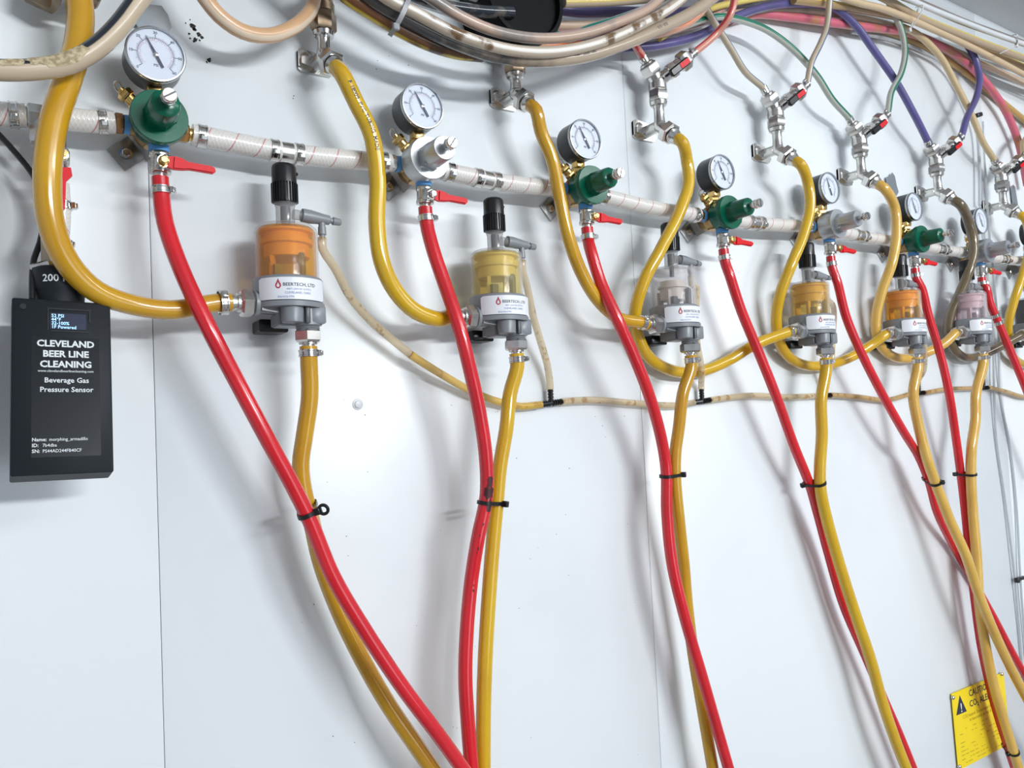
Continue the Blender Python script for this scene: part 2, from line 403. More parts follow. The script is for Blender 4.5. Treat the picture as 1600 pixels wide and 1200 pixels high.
# ------------------------------------------------------------------ gas regulators
def regulator(i, O, green, needle, dr=0.0, knob=None):
    lab = REG_LABEL[i]
    t = thing('gas_regulator', lab, 'regulator', O, 'row of gas regulators on the wall')
    # body
    b = MB(); b.lathe(V(0, 16, 0), (0, -1, 0), [(0, 10), (0, 15), (3, 17), (26, 17.5), (29, 20)], 28)
    for a, L in (((1, 0, 0), 21), ((-1, 0, 0), 21), ((0, 0, -1), 19), ((0, 0, 1), 22)):
        b.cyl(V(0, 35, 0), V(0, 35, 0)+np.array(a)*L, 9.5, n=16)
    b.cyl(V(-9, 42, 9), V(-13, 42, 15), 8, n=14); b.cyl(V(1, 49, -10), V(1, 49, -21), 9, n=16); b.cyl(V(0, 30, 0), V(0, 50, 0), 19, n=28)
    b.build('brass_body', M['brassbody'], t)
    # bonnet
    b = MB()
    if green:
        b.lathe(V(0, 44, 0), (0, -1, 0), [(0, 20), (1, 21.5), (13, 22.5), (17, 25), (24, 25.2), (26, 24.3), (26.2, 15)], 36)
        b.lathe(V(0, 69, 0), (0, -1, 0), [(0, 16), (2, 14.5), (12, 14), (12.5, 13.2)], 6, .25)
        b.lathe(V(0, 80, 0), (0, -1, 0), [(0, 14.2), (5, 13.6), (19, 13.2), (22, 12.4), (24, 9), (24.5, 3)], 12, .2)
    else:
        b.lathe(V(0, 45, 0), (0, -1, 0), [(0, 21), (1, 24), (23, 24.3), (25, 23.6), (25.2, 14)], 40)
        b.lathe(V(0, 69, 0), (0, -1, 0), [(0, 16), (2, 15.6), (10, 15.2)], 6, .25)
        b.lathe(V(0, 76, 0), (0, -1, 0), [(0, 14.2), (3, 14), (27, 13.4), (28.6, 12.6), (28.8, 4)], 32)
    bo = b.build('bonnet', M['green' if green else 'silver'], t)
    b = MB(); b.cyl(V(0, 102, 0), V(0, 113, 0), 4.2, n=16)
    b.lathe(V(0, 112, 0), (0, -1, 0), [(0, 4), (.5, 6.6), (3, 6.9), (3.5, 5.5)], 8)
    b.lathe(V(0, 115, 0), (0, -1, 0), [(0, 5.6), (1, 6.3), (6.5, 6.3), (7.5, 5.6)], 20)
    a = math.radians(35+20*i); R = np.array([[math.cos(a), 0, -math.sin(a)], [0, 1, 0], [math.sin(a), 0, math.cos(a)]])
    sc = b.build('adjusting_screw', M['chrome'], t)
    MB().box(V(0, 122.3, 0), (11, 1.2, 1.4), R).build('slot', M['greydark'], sc)
    # gauge
    gz = 63
    b = MB(); b.lathe(V(0, 28, gz), (0, -1, 0), [(0, 22), (1.5, 25.4), (4, 26), (26, 26), (26.5, 25.6)], 48)
    g = b.build('pressure_gauge', M['gaugecase'], t)
    b = MB(); b.lathe(V(0, 54, gz), (0, -1, 0), [(0, 26.1), (1, 26.6), (4, 26.6), (5.2, 25.8), (5.3, 24.7), (3.5, 24.4)], 56, cap=False)
    b.build('bezel', M['bezel'], g)
    MB().lathe(V(0, 55.5, gz), (0, -1, 0), [(0, 24.5), (.8, 24.5)], 48).build('dial', M['dial'], g)
    b = MB()
    def tick(a, r0, r1, wd, mb):
        c, s_ = math.cos(a), math.sin(a); n_ = np.array([-s_, 0, c]); u = np.array([c, 0, s_])
        p = V(0, 56.5, gz); mb.add([p+u*r0-n_*wd/2, p+u*r1-n_*wd/2, p+u*r1+n_*wd/2, p+u*r0+n_*wd/2], [(0, 3, 2, 1)])
    N_ = 60
    for k in range(N_+1):
        a = math.radians(222-264*k/N_); big = k % 10 == 0
        tick(a, 15.6, 19.6 if big else (18 if k % 5 == 0 else 17), .55 if big else .28, b)
        if k < N_:
            a2 = math.radians(222-264*(k+1)/N_); p = V(0, 56.5, gz)
            q = [p+np.array([math.cos(x)*r_, 0, math.sin(x)*r_]) for x, r_ in ((a, 15.3), (a, 15.6), (a2, 15.6), (a2, 15.3))]
            b.add(q, [(0, 1, 2, 3)])
    if i < 4:
        for k in range(0, 7):
            a = math.radians(222-264*k/6)
            cx, cz = math.cos(a)*21.2, math.sin(a)*21.2
            b.text(str(k*10), 3.6, lambda x, z: V(cx+x, 56.52, gz+cz-1.3+z), offset=.06)
        b.text('PSI', 3.4, lambda x, z: V(x, 56.52, gz-11+z), offset=.05)
    b.build('scale', M['ink'], g)
    b = MB()
    for k in range(0, 42):
        a = math.radians(222-264*k/41); tick(a, 13.2, 14.9 if k % 7 else 12.2, .28, b)
    b.build('inner_scale', M['redink'], g)
    b = MB(); a = math.radians(needle); u = np.array([math.cos(a), 0, math.sin(a)]); n_ = np.array([-u[2], 0, u[0]]); p = V(0, 57.4, gz)
    b.add([p-u*13-n_*1.1, p-u*13+n_*1.1, p+n_*1.2, p+u*18.5+n_*.15, p+u*18.5-n_*.15, p-n_*1.2]+[x+V(0, .6, 0) for x in (p-u*13-n_*1.1, p-u*13+n_*1.1, p+n_*1.2, p+u*18.5+n_*.15, p+u*18.5-n_*.15, p-n_*1.2)],
          [(0, 1, 2, 3, 4, 5), (11, 10, 9, 8, 7, 6)]+[(k, 6+k, 6+(k+1) % 6, (k+1) % 6) for k in range(6)])
    b.build('needle', M['needle'], g)
    MB().lathe(V(0, 57.4, gz), (0, -1, 0), [(0, 2.2), (1.2, 2), (1.5, 1)], 16).build('needle_hub', M['chrome'], g)
    MB().lathe(V(0, 58.3, gz), (0, -1, 0), [(0, 24.2), (.5, 24)], 48).build('glass', M['glass'], g)
    b = MB(); b.hex(V(0, 38, 22), V(0, 38, 31), 8.5); b.box(V(0, 40, 34), (13, 13, 9), None, 1)
    b.build('gauge_stem', M['brass'], t)
    # relief valve with pull ring
    rd = nrm((-1, 0, .95)); p = V(-11, 42, 13)
    b = MB(); b.hex(p+rd*3, p+rd*10, 7, .3); b.cyl(p+rd*10, p+rd*21, 5.6); b.hex(p+rd*15, p+rd*22, 7.2, .1); b.cyl(p+rd*22, p+rd*25, 3.4)
    rv = b.build('relief_valve', M['brass'], t)
    c = p+rd*27; ring = [c+(rd*math.cos(q)+V(0, .8, .6)*math.sin(q))*4.6 for q in np.linspace(0, 2*PI, 22)]
    MB().tube(ring, .8, 6, False).build('pull_ring', M['nickel'], rv)
    b = MB(); b.lathe(p+rd*0, rd, [(0, 7.2), (.1, 7.6), (3, 7.6), (3.1, 7)], 18)
    b.build('thread_tape', M['bluetape'], t)
    # side ports
    b = MB(); b.lathe(V(-20, 35, 0), (-1, 0, 0), [(0, 8.6), (.2, 9), (6, 8.8), (6.2, 8)], 20)
    b.lathe(V(1.5, 49, -20), (0, 0, -1), [(0, 8.8), (.2, 9.4), (7, 9.2), (7.2, 8)], 20)
    b.build('thread_tape', M['bluetape'], t)
    MB().hex(V(-26, 35, 0), V(-34, 35, 0), 9.5, .2).build('inlet_fitting', M['brownbrass' if green else 'nickel'], t)
    b = MB(); b.hex(V(20, 35, 0), V(31, 35, 0), 9.6, .2); b.cyl(V(31, 35, 0), V(36, 35, 0), 6)
    b.build('outlet_fitting', M['brass' if i == 0 else 'nickel'], t)
    # wall bracket
    b = MB(); r45 = np.array([[math.cos(.72), 0, -math.sin(.72)], [0, 1, 0], [math.sin(.72), 0, math.cos(.72)]])
    b.box(V(-20, 1.2, -16), (25, 2, 25), r45, .6)
    b.add([V(-15, 2, -3), V(-2, 2, -22), V(4, 18, -15), V(-7, 18, 4), V(-13.5, 2, -2), V(-.5, 2, -21), V(5.5, 18, -14), V(-5.5, 18, 5)],
          [(0, 1, 2, 3), (7, 6, 5, 4), (0, 4, 5, 1), (1, 5, 6, 2), (2, 6, 7, 3), (3, 7, 4, 0)])
    br = b.build('mounting_bracket', M['zinc'], t)
    b = MB(); b.lathe(V(-21, 2, -17), (0, -1, 0), [(0, 5.6), (1, 5.6), (1.1, 4.2), (4, 4.2), (4.6, 3.4)], 6); b.cyl(V(-21, 2, -17), V(-21, 3, -17), 6)
    b.build('screw', M['chrome'], br)
    # shut-off valve below
    b = MB(); b.lathe(V(2, 49, -27), (0, 0, -1), [(0, 8.6), (1.5, 9.6), (5, 9.6), (6, 8.8), (15, 9), (16, 10), (20, 10), (21, 7.2)], 12)
    b.cyl(V(2, 49, -38), V(3, 65, -40), 5.8, n=12); b.box(V(3, 56, -39), (15, 15, 12), None, 1.2)
    b.lathe(V(2, 49, -47), (0, 0, -1), [(0, 6), (1, 6.4), (5, 6)], 16)
    vb = b.build('shutoff_valve', M['nickel'], t)
    b = MB(); b.lathe(V(3, 64, -40), (0, -1, 0), [(0, 5.8), (1, 6.2), (1.2, 4.8), (5, 4.8), (5.6, 3.4), (6.5, 3)], 6)
    b.build('stem_nut', M['brass' if i != 1 else 'chrome'], vb)
    out = [(5, 4.6), (11, 6.2), (18, 5.2), (23, 2.2), (44, .6), (47, -1.2), (47.6, -4.2), (45, -6.8), (24, -5.8), (18, -7), (10, -7.6), (5, -5.6)]
    b = MB(); b.prism([(x+1, z*.92-40) for x, z in out], 62.5, 65.5); b.prism([(x*.98+1.4, z*.76-40.2) for x, z in out[1:-1]], 60.8, 67.2)
    b.build('lever_handle', M['red'], vb)
    return t

REG_LABEL = ['green-capped gas regulator with gauge, nearest, at top left of the row',
             'silver-capped gas regulator nearest the camera, second in the row',
             'green-capped gas regulator left of the wall seam, third in the row',
             'green-capped gas regulator above the hose beside the clear detector, fourth in the row',
             'silver-capped gas regulator in the middle distance, fifth in the row',
             'green-capped gas regulator farthest to the right, sixth in the row',
             'silver-capped gas regulator near the right edge behind the brown hose',
             'gas regulator half cut off by the right edge of the photo']
REGS = [P(250, 181, 70), P(672, 246, 70), P(928, 288, 70), P(1143, 331, 70), P(1311, 349, 70), P(1443, 373, 70), P(1547, 391, 70)]
REGS = [np.array([p[0], 0, p[2]]) for p in REGS]
REGS.append(REGS[6]+np.array([252, 0, 0]))
for i, O in enumerate(REGS):
    regulator(i, O, i in (0, 2, 3, 5, 7), [117, 121, 120, 118, 112, 116, 118, 118][i])

# ------------------------------------------------------------------ braided supply hoses between regulators
def braided(a, b, sag, label, mids=(), joint=None):
    """a, b world points; joint: fraction where two pieces meet on a barbed joiner"""
    c = (a+b)/2+np.array([0, 0, -sag])
    pts = [a, a+(b-a)*.12+np.array([0, 0, -sag*.3]), a+(b-a)*.5+np.array([0, 0, -sag]), b+(a-b)*.12+np.array([0, 0, -sag*.3]), b]
    path = spline(pts, 6); O = a.copy()
    o = MB().tube(path, 10.4, 20).build('braided_hose', M['braid'], None, O)
    tag(o, label, 'hose', 'braided gas supply hoses between the regulators')
    L = np.sum(np.linalg.norm(np.diff(path, axis=0), axis=1))
    for s in [9, L-9]+[x for m_ in mids for x in (L*m_-13, L*m_+13)]:
        p, t = along(path, s); clamp(o, p-O, t, 10.4, ear=(0, -1, -.4), wdt=8)
    for m_ in mids:
        p, t = along(path, L*m_)
        b_ = MB(); b_.cyl(p-O-t*6, p-O+t*6, 10.5, n=20)
        b_.build('joiner', M['nickel'], o)
    return o
BR = ['clear braided gas hose from the near green regulator to the first silver one',
      'clear braided gas hose from the first silver regulator behind the yellow hose',
      'clear braided gas hose crossing the wall seam between two green regulators',
      'clear braided gas hose between fourth green and fifth silver regulator',
      'clear braided gas hose between fifth silver and sixth green regulator',
      'clear braided gas hose running behind the olive-brown hose',
      'clear braided gas hose at the right edge past the last silver regulator']
for i in range(7):
    a = REGS[i]+V(34, 35, 0); b = REGS[i+1]+V(-33, 35, 0)
    braided(a, b, [5, 3, 3, 2, 2, 2, 2][i], BR[i], [(.44,), (.36,), (), (.3,), (.4,), (.5,), (.5,)][i])
a = REGS[0]+V(-34, 35, 0); b = P(78, 182, 35)
hl, _p = hose('braided_hose', [a, (a+b)/2+V(0, 0, -1), b], 10.4, 'braid', 'clear braided gas hose left of the near green regulator, behind the yellow hose', group='braided gas supply hoses between the regulators', clamps=(10, -10), ear=(0, -1, -.4))
t = thing('hose_tee', 'metal tee fitting on the gas line behind the wide amber hose', 'fitting', P(62, 183, 0))
t0 = P(62, 183, 35)-P(62, 183, 0)
b = MB(); b.cyl(t0+V(14, 0, 0), t0+V(-28, 0, 0), 8, n=20); b.hex(t0+V(8, 0, 0), t0+V(-10, 0, 0), 11); b.hex(t0+V(0, 0, 0), t0+V(0, 0, -24), 9.5)
b.build('tee_body', M['nickel'], t)
a = P(40, 181, 35)
hose('braided_hose', [a, P(0, 178, 35), P(-60, 172, 35)], 10.6, 'braid', 'clear braided gas hose running off the left edge', group='braided gas supply hoses between the regulators', clamps=(9,), ear=(0, -1, -.5))

# ------------------------------------------------------------------ foam detectors
def detector(i, O, lab, tint, liq, amt, floatc, dark=False):
    t = thing('foam_detector', lab, 'beer foam detector', O, 'foam detectors below the regulators')
    y0 = 50
    c = lambda x, d, z: V(x, y0+d, z)
    # grey base
    b = MB()
    b.lathe(c(0, 0, -16), (0, 0, 1), [(0, 30), (0, 33.5), (1, 34.2), (23, 34.5), (24.5, 33.6), (25.5, 31), (25.7, 28)], 48)
    b.lathe(c(0, 0, -22), (0, 0, 1), [(0, 30), (0, 35.4), (5, 35.8), (5.7, 34)], 48)
    b.lathe(c(-3, 21, -38), (0, 0, 1), [(0, 9), (1, 10.5), (19, 11.5), (20, 11)], 24)
    b.lathe(c(15, 12, -45), (0, 0, 1), [(0, 11), (1.2, 12.4), (2.2, 11), (3.4, 12.4), (4.4, 11), (5.6, 12.4), (6, 14), (22, 14)], 24)
    b.box(c(22, 16, -29), (16, 20, 18), None, 1.5); b.box(c(31, 2, -27), (7, 22, 14), None, 1)
    b.prism([(-31, -17), (-31, -25), (-6, -28), (-6, -17)], y0+4, y0+16); b.box(c(-1, -2, -32), (26, 30, 12), None, 1); b.box(c(-2, 4, -38.5), (24, 24, 2.6), None, .8)
    b.lathe(c(-18, 4, -17), (-1, 0, 0), [(0, 10), (13, 9.5), (13.2, 12), (15.5, 12.5), (17.5, 12.5), (18, 11.5)], 28)
    base = b.build('base', M['grey'], t)
    b = MB(); b.box(c(10.5, 26, -28), (4.5, 6, 20), None, .5)
    b.build('slot', M['greydark'], base)
    b = MB(); b.box(V(-9, 14.2, -35), (30, 28, 13), None, 1.5)
    b.build('wall_mount', M['black'], t)
    # sticker wrapped round the base
    ph0, ph1, R_ = math.radians(-66), math.radians(52), 36.1
    b = MB(); vs = []; fs = []; n = 22
    for k in range(n+1):
        a = ph0+(ph1-ph0)*k/n; e = 1.6 if k in (0, n) else 0
        vs += [c(math.sin(a)*R_, math.cos(a)*R_, -16.2+e), c(math.sin(a)*R_, math.cos(a)*R_, 5.6-e)]
    fs = [(2*k, 2*k+2, 2*k+3, 2*k+1) for k in range(n)]
    b.add(vs, fs); lb = b.build('label_sticker', M['label'], t)
    def wrap(x, z, rr=R_+.12):
        a = x/R_; return c(math.sin(a)*rr, math.cos(a)*rr, z)
    cx = -1
    b = MB(); b.text('BEERTECH, LTD', 4.5, lambda x, z: wrap(x+cx+2, z-3.2), offset=.07, narrow=1.05)
    b.build('lettering', M['ink'], lb)
    b = MB(); b.text('CLEVELAND, OHIO', 3.0, lambda x, z: wrap(x+cx, z-10.8), offset=.03); b.text('4807 LAKE RD SUITE 6', 2.5, lambda x, z: wrap(x+cx+1, z-7), offset=.01)
    b.text('216-CO2-7774', 2.5, lambda x, z: wrap(x+cx-12, z-14.6), offset=.06)
    b.build('lettering', M['blueink'], lb)
    b = MB(); dr = [(0, 6.5), (1.4, 3.2), (3, 0.2), (3.2, -2), (1.8, -4), (0, -4.6), (-1.8, -4), (-3.2, -2), (-3, .2), (-1.4, 3.2)]
    dr = [(x*.9-20, z*.9-1.6) for x, z in dr]; dn = [((x+20)*.5-20, (z+3)*.5-3) for x, z in dr]
    vs = [wrap(x, z) for x, z in dr]+[wrap(x, z) for x, z in dn]; m_ = len(dr)
    b.add(vs, [(k, (k+1) % m_, m_+(k+1) % m_, m_+k) for k in range(m_)])
    b.build('drop_emblem', M['redink'], lb)
    # bowl, liquid, float
    b = MB(); b.lathe(c(0, 0, 8.5), (0, 0, 1), [(0, 31.2), (48.5, 31.2), (52, 30.4), (55, 27), (56.5, 20), (57.5, 11), (57.5, 9), (55.5, 18), (53, 26), (48.5, 29.6), (0, 29.6)], 48, cap=False)
    b.build('bowl', M['bowl'], t)
    if liq:
        lm = LIQ.setdefault(liq, clear_mat('liquid_%d' % len(LIQ), tint, liq, amt, .1))
        b = MB(); b.lathe(c(0, 0, 9), (0, 0, 1), [(0, 29.2), (48, 29.2), (51, 27.5)], 40); b.build('beer', lm, t)
    fm = FLO.setdefault(floatc, mat('float_%d' % len(FLO), floatc, .4))
    fr = .74 if i == 2 else 1
    b = MB(); b.lathe(c(0, 0, 30 if fr == 1 else 18), (0, 0, 1), [(0, 21*fr), (1, 22.5*fr), (13, 22.5*fr), (14, 26*fr), (19, 26*fr), (20, 22.5*fr), (25, 22*fr), (26, 27*fr), (28, 27*fr), (28.5, 5)] if fr == 1 else [(0, 18), (16, 18), (17, 20.5), (20, 20.5), (20.5, 17.5), (27, 17), (27.5, 5)], 32)
    for k in range(4):
        a = PI/4+k*PI/2+.3; b.box(c(math.cos(a)*19, math.sin(a)*19, 21), (8, 4, 20), np.array([[math.cos(a+PI/2), -math.sin(a+PI/2), 0], [math.sin(a+PI/2), math.cos(a+PI/2), 0], [0, 0, 1]]))
    b.build('float', fm, t)
    b = MB(); b.cyl(c(8, 21, 11), c(8, 21, 30), 4); b.sphere(c(8, 21, 30), 4); b.box(c(-14, 16, 16), (8, 5, 10)); b.cyl(c(0, 0, 52), c(0, 0, 74), 3.2)
    b.build('valve_post', M['greydark'], t)
    # neck, knob
    b = MB(); b.lathe(c(0, 0, 64.5), (0, 0, 1), [(0, 11), (1, 9.5), (18, 9.5), (22, 10.5), (24, 10.5)], 28)
    b.build('clear_neck', M['frost'], t)
    b = MB(); b.cyl(c(0, 0, 66), c(0, 0, 84), 5, n=16); b.build('vent_stem', M['greydark'], t)
    b = MB()
    b.lathe(c(0, 0, 87), (0, 0, 1), [(0, 9), (1, 12), (18, 12), (20, 11.6), (21, 12.4), (37, 12.2), (39.5, 11.4), (41, 9.5), (41.2, 2)], 32)
    for k in range(28):
        a = 2*PI*k/28; R = np.array([[math.cos(a), -math.sin(a), 0], [math.sin(a), math.cos(a), 0], [0, 0, 1]])
        b.box(c(0, 0, 98)+R@np.array([12.3, 0, 0]), (2.2, 1.1, 19), R)
    b.sphere(c(12, 2, 119), 2.2, 8)
    b.build('vent_knob', M['black'], t)
    # side vent arm
    b = MB(); b.lathe(c(8, 0, 77.5), (1, 0, -.06), [(0, 5.5), (10, 5.2)], 18)
    b.build('clear_boss', M['frost'], t)
    b = MB(); ax = (1, 0, -.08); b.lathe(c(16, 0, 77.5), ax, [(0, 5), (1, 7), (10, 7.2), (24, 5.4), (30, 5), (31, 3), (34, 3), (34.2, 4.3), (42, 3.6), (43, 3)], 24)
    b.lathe(c(38, 0, 74), (.0, 0, -1), [(0, 3.6), (7, 3.6), (7.2, 4.2), (15, 4.4), (15.4, 3), (20, 2.8)], 18)
    b.build('vent_arm', M['grey'], t)
    # inlet and outlet couplings
    b = MB(); b.hex(c(-36, 4, -17), c(-49, 4, -17), 14.2, .1); b.lathe(c(-49, 4, -17), (-1, 0, 0), [(0, 9.5), (3, 9.5), (3.2, 7.4), (6, 7.4), (6.2, 8.6), (8, 8.6), (8.2, 6.4), (18, 6.4)], 20)
    b.build('inlet_nut', M['nickel'], t)
    b = MB(); b.hex(c(15, 12, -43), c(15, 12, -56), 14, .35); b.lathe(c(15, 12, -56), (0, 0, -1), [(0, 9), (2, 9), (2.2, 6.4), (16, 6.4)], 20)
    b.build('outlet_nut', M['nickel'], t)
    return t
LIQ = {}; FLO = {}
FP = [(448, 395), (776, 428), (1051, 449), (1265, 467), (1410, 476), (1514, 478)]
FD = [P(x, y, 50) for x, y in FP]
FZ = float(np.mean([p[2] for p in FD]))-37
FO = [np.array([p[0], 0, p[2]-37]) for p in FD]
FO.append(FO[5]+np.array([262, 0, 0]))
FDEF = [('grey foam detector holding deep amber beer, nearest, left of the row', (1, .70, .10), (.82, .36, .0), .2, (.98, .60, .01)),
        ('grey foam detector holding pale yellow beer, second in the row', (.99, .92, .55), (.74, .56, .12), .22, (.88, .74, .36)),
        ('grey foam detector with a clear bowl and white float, third in the row', (.97, .95, .93), (.62, .60, .58), .10, (.72, .66, .60)),
        ('grey foam detector holding golden yellow beer, fourth in the row', (.98, .82, .35), (.72, .45, .05), .25, (.88, .62, .14)),
        ('grey foam detector holding orange amber beer, fifth in the row', (1, .72, .10), (.82, .38, .0), .2, (.98, .62, .02)),
        ('grey foam detector with a pale pink float behind the brown hose, sixth in the row', (.97, .90, .92), (.70, .55, .57), .25, (.80, .62, .62)),
        ('grey foam detector with black bowl cut off by the right edge', (.1, .1, .1), (.01, .01, .012), .97, (.01, .01, .01))]
for i, O in enumerate(FO):
    L_, ti, li, am, fl = FDEF[i]; detector(i, O, L_, ti, li, am, fl)

# ------------------------------------------------------------------ wall fittings above
def fitting(i, O, lab, splitter, tarn=False):
    t = thing('wall_fitting', lab, 'fitting', O, 'chrome fittings screwed to the wall above')
    k_ = 1.16 if splitter else 1.06; t.scale = (k_,)*3
    b = MB()
    b.prism([(-7, 12), (-4, 14.5), (16, 12), (28, 6), (32, -3), (28, -9), (-3, -9.5), (-7, -7)], .2, 3); b.prism([(-7, 12), (-4, 14.5), (16, 12), (24, 8), (24, -2), (8, -4), (-7, -5)], .2, 5)
    b.cyl(V(12, 2, 0), V(12, 30, 0), 7.5, 7, n=20); b.sphere(V(12, 30, 0), 8.5)
    b.prism([(-5, 4), (8, 7), (8, -6), (-5, -3)], 2, 9)
    h_ = 0 if splitter else -6
    b.lathe(V(12, 30, 2), (0, 0, 1), [(0, 7.5), (8, 6.4), (20+h_, 6.4), (22+h_, 7.5), (23+h_, 10), (27+h_, 11), (28+h_, 9.5)], 24)
    d = nrm((.12, -.72, -.69)); p = V(12, 30, -1)
    b.lathe(p, d, [(0, 8), (12, 7)], 20); b.hex(p+d*11, p+d*23, 14, .2)
    b.lathe(p+d*24, d, [(0, 9.5), (2, 9.8), (4, 8.4), (5, 9.2), (7, 8), (20, 6.4)], 24)
    b.build('elbow_body', M['nickel' if i else 'chrome'], t)
    b = MB(); b.lathe(V(1, 5, 5), (0, -1, 0), [(0, 6), (1.4, 5.6), (2.2, 4)], 18); b.box(V(1, 7.4, 5), (8, .8, 1.2)); b.build('screw', M['chrome'], t)
    if not splitter:
        b = MB(); b.hex(V(12, 30, 24), V(12, 30, 44), 13.6, .3); b.lathe(V(12, 30, 43), (0, 0, 1), [(0, 10.5), (1, 11.8), (9, 12), (10, 11), (30, 9)], 28)
        b.build('top_coupling', M['dull'], t)
        return t, None, None
    b = MB(); b.hex(V(12, 30, 30), V(12, 30, 44), 12.5, .3)
    b.lathe(V(12, 30, 44), (0, 0, 1), [(0, 10.3), (1, 11.2), (8, 11.2), (9, 10), (14, 10)], 28)
    b.build('swivel_nut', M['nickel'], t)
    y0 = V(12, 30, 55); dl = nrm((-.82, 0, 1)); dr = nrm((1, -.5, .85))
    b = MB(); b.sphere(y0, 10.8, 18); b.lathe(y0, dl, [(0, 9.5), (11, 9.3), (11.5, 10.5)], 24); b.lathe(y0, dr, [(0, 8.8), (18, 7.6), (18.4, 9), (23, 9)], 24)
    b.hex(y0+dl*10.5, y0+dl*25, 12.6, .2); b.lathe(y0+dl*25, dl, [(0, 9), (2, 8.5), (3, 5.5), (14, 5.2)], 20)
    b.build('splitter', M['nickel'], t)
    b = MB(); b.hex(y0+dr*20, y0+dr*30, 10.5); b.lathe(y0+dr*28, dr, [(0, 8.4), (12, 8.4)], 20); b.hex(y0+dr*38, y0+dr*52, 12.4, .3); b.lathe(y0+dr*52, dr, [(0, 8.6), (2, 8), (3, 5), (13, 4.6)], 20)
    vb = b.build('mini_valve', M['nickel'], t)
    s_ = nrm(np.cross(dr, (0, 1, 0)))
    o_ = nrm(V(0, 1, 0)-dr*(dr@V(0, 1, 0))); hc = y0+dr*32+o_*11
    b = MB(); b.cyl(y0+dr*32, y0+dr*32+o_*13, 4); R = np.array([dr, -o_, np.cross(dr, -o_)]).T
    b.box(y0+dr*27+o_*16-s_*0, (30, 6, 9.5), R, 1.4)
    hd = b.build('valve_handle', M['black'], vb)
    MB().box(y0+dr*34+o_*18.9, (14, 1.4, 6.5), R).build('red_insert', M['red'], hd)
    return t, O+(y0+dl*27)*k_, O+(y0+dr*55)*k_
WP = [(490, 97), (787, 155), (1010, 205), (1194, 240), (1325, 277), (1445, 303), (1548, 325)]
WF = [P(x, y, 10) for x, y in WP]; WZ = WF[2][2]
WLAB = ['chrome wall elbow with brown-tarnished top coupling, nearest, left of the row',
        'tarnished wall elbow just under the lowest point of the top bundle',
        'chrome wall elbow with Y splitter fed by two red-striped tubes',
        'chrome wall elbow with Y splitter fed by two blue-striped tubes',
        'chrome wall elbow with Y splitter fed by two green-striped tubes',
        'chrome wall elbow with Y splitter fed by two purple tubes',
        'chrome wall elbow with Y splitter fed by tan tubes at the right edge']
SPL = {}
for i, p in enumerate(WF):
    O = np.array([p[0]-(11 if i >= 2 else 8), 0, p[2]]); WF[i] = O
    t, l, r = fitting(i, O, WLAB[i], i >= 2); SPL[i] = (l, r)
FEND0 = V(12, 30, -1)+nrm((.12, -.72, -.69))*31
FEND = FEND0*1.16
HEND = nrm((.12, -.72, -.69))
# partly seen fitting at the top left corner
p = P(118, 8, 40); t = thing('wall_fitting', 'brown-tarnished coupling cut off by the top left edge, above the amber hose', 'fitting', (p[0], 0, p[2]))
b = MB(); c0 = V(0, 40, 0); b.hex(c0+V(-38, -14, 16), c0+V(-14, -8, 6), 15, .2); b.hex(c0+V(4, 0, 6), c0+V(6, 0, 26), 18, .1); b.cyl(V(4, 0, 20), c0+V(4, 0, 20), 8)
b.build('coupling', M['dull'], t)

# ------------------------------------------------------------------ yellow product hoses into the detectors
def inlet(i): return FO[i]+V(-57, 54, -17)
GY = 'yellow product hoses looping down to the detectors'
R9 = 8.8
def start(i): f_ = FEND0*(1.16 if i >= 2 else 1.06); return [WF[i]+f_, WF[i]+f_+HEND*14]
hose('product_hose', [P(122, -12, 58), (126, 20, 62), (122, 70, 68), (105, 125, 76), (82, 200, 82), (74, 280, 84), (80, 350, 82), (105, 410, 76), (150, 455, 68), (210, 477, 60), (270, 484, 56), inlet(0)+V(-14, 0, -1), inlet(0)], [11.2, 11.2, 11, 10.4, 9.2, 9], 'amber', 'wide amber hose looping down at the left edge into the nearest detector', 'hose', GY, clamps=(-8,), ear=(0, -1, .5), n=20)
h1, p1 = hose('product_hose', start(0)+[(556, 160, 66), (580, 210, 62), (590, 280, 60), (589, 350, 60), (597, 410, 60), (618, 455, 58), (650, 487, 56), (690, 499, 54), inlet(1)+V(-12, 0, 0), inlet(1)], [R9*1.02, R9*1.05, R9*1.05, R9], 'yellow', 'bright yellow hose hanging from the nearest chrome elbow to the second detector', 'hose', GY, clamps=(-8,), ear=(0, -1, .6), n=20)
print_on(h1, p1, R9*1.04, 'F 18009  PVC TUBING  MADE', 6.2, 26, .3, narrow=.95)
hose('product_hose', start(1)+[(845, 205, 62), (863, 250, 60), (875, 310, 62), (888, 370, 62), (908, 425, 60), (935, 470, 56), (968, 498, 54), inlet(2)+V(-10, 0, 2), inlet(2)], R9*.95, 'amber', 'amber hose hanging from the elbow under the bundle to the third detector', 'hose', GY, clamps=(-8,), ear=(0, -1, .6))
hose('product_hose', start(2)+[(1073, 250, 60), (1076, 285, 60), (1062, 330, 62), (1035, 385, 62), (1006, 440, 52), (993, 485, 37), (994, 515, 25), (1012, 556, 20), (1050, 579, 17), (1095, 580, 17), (1140, 562, 24), (1180, 538, 40), inlet(3)+V(-12, 0, -3), inlet(3)], R9*.98, 'yellow', 'yellow hose looping under the clear detector from the red-striped splitter', 'hose', GY, clamps=(-8,), ear=(0, -1, .6))
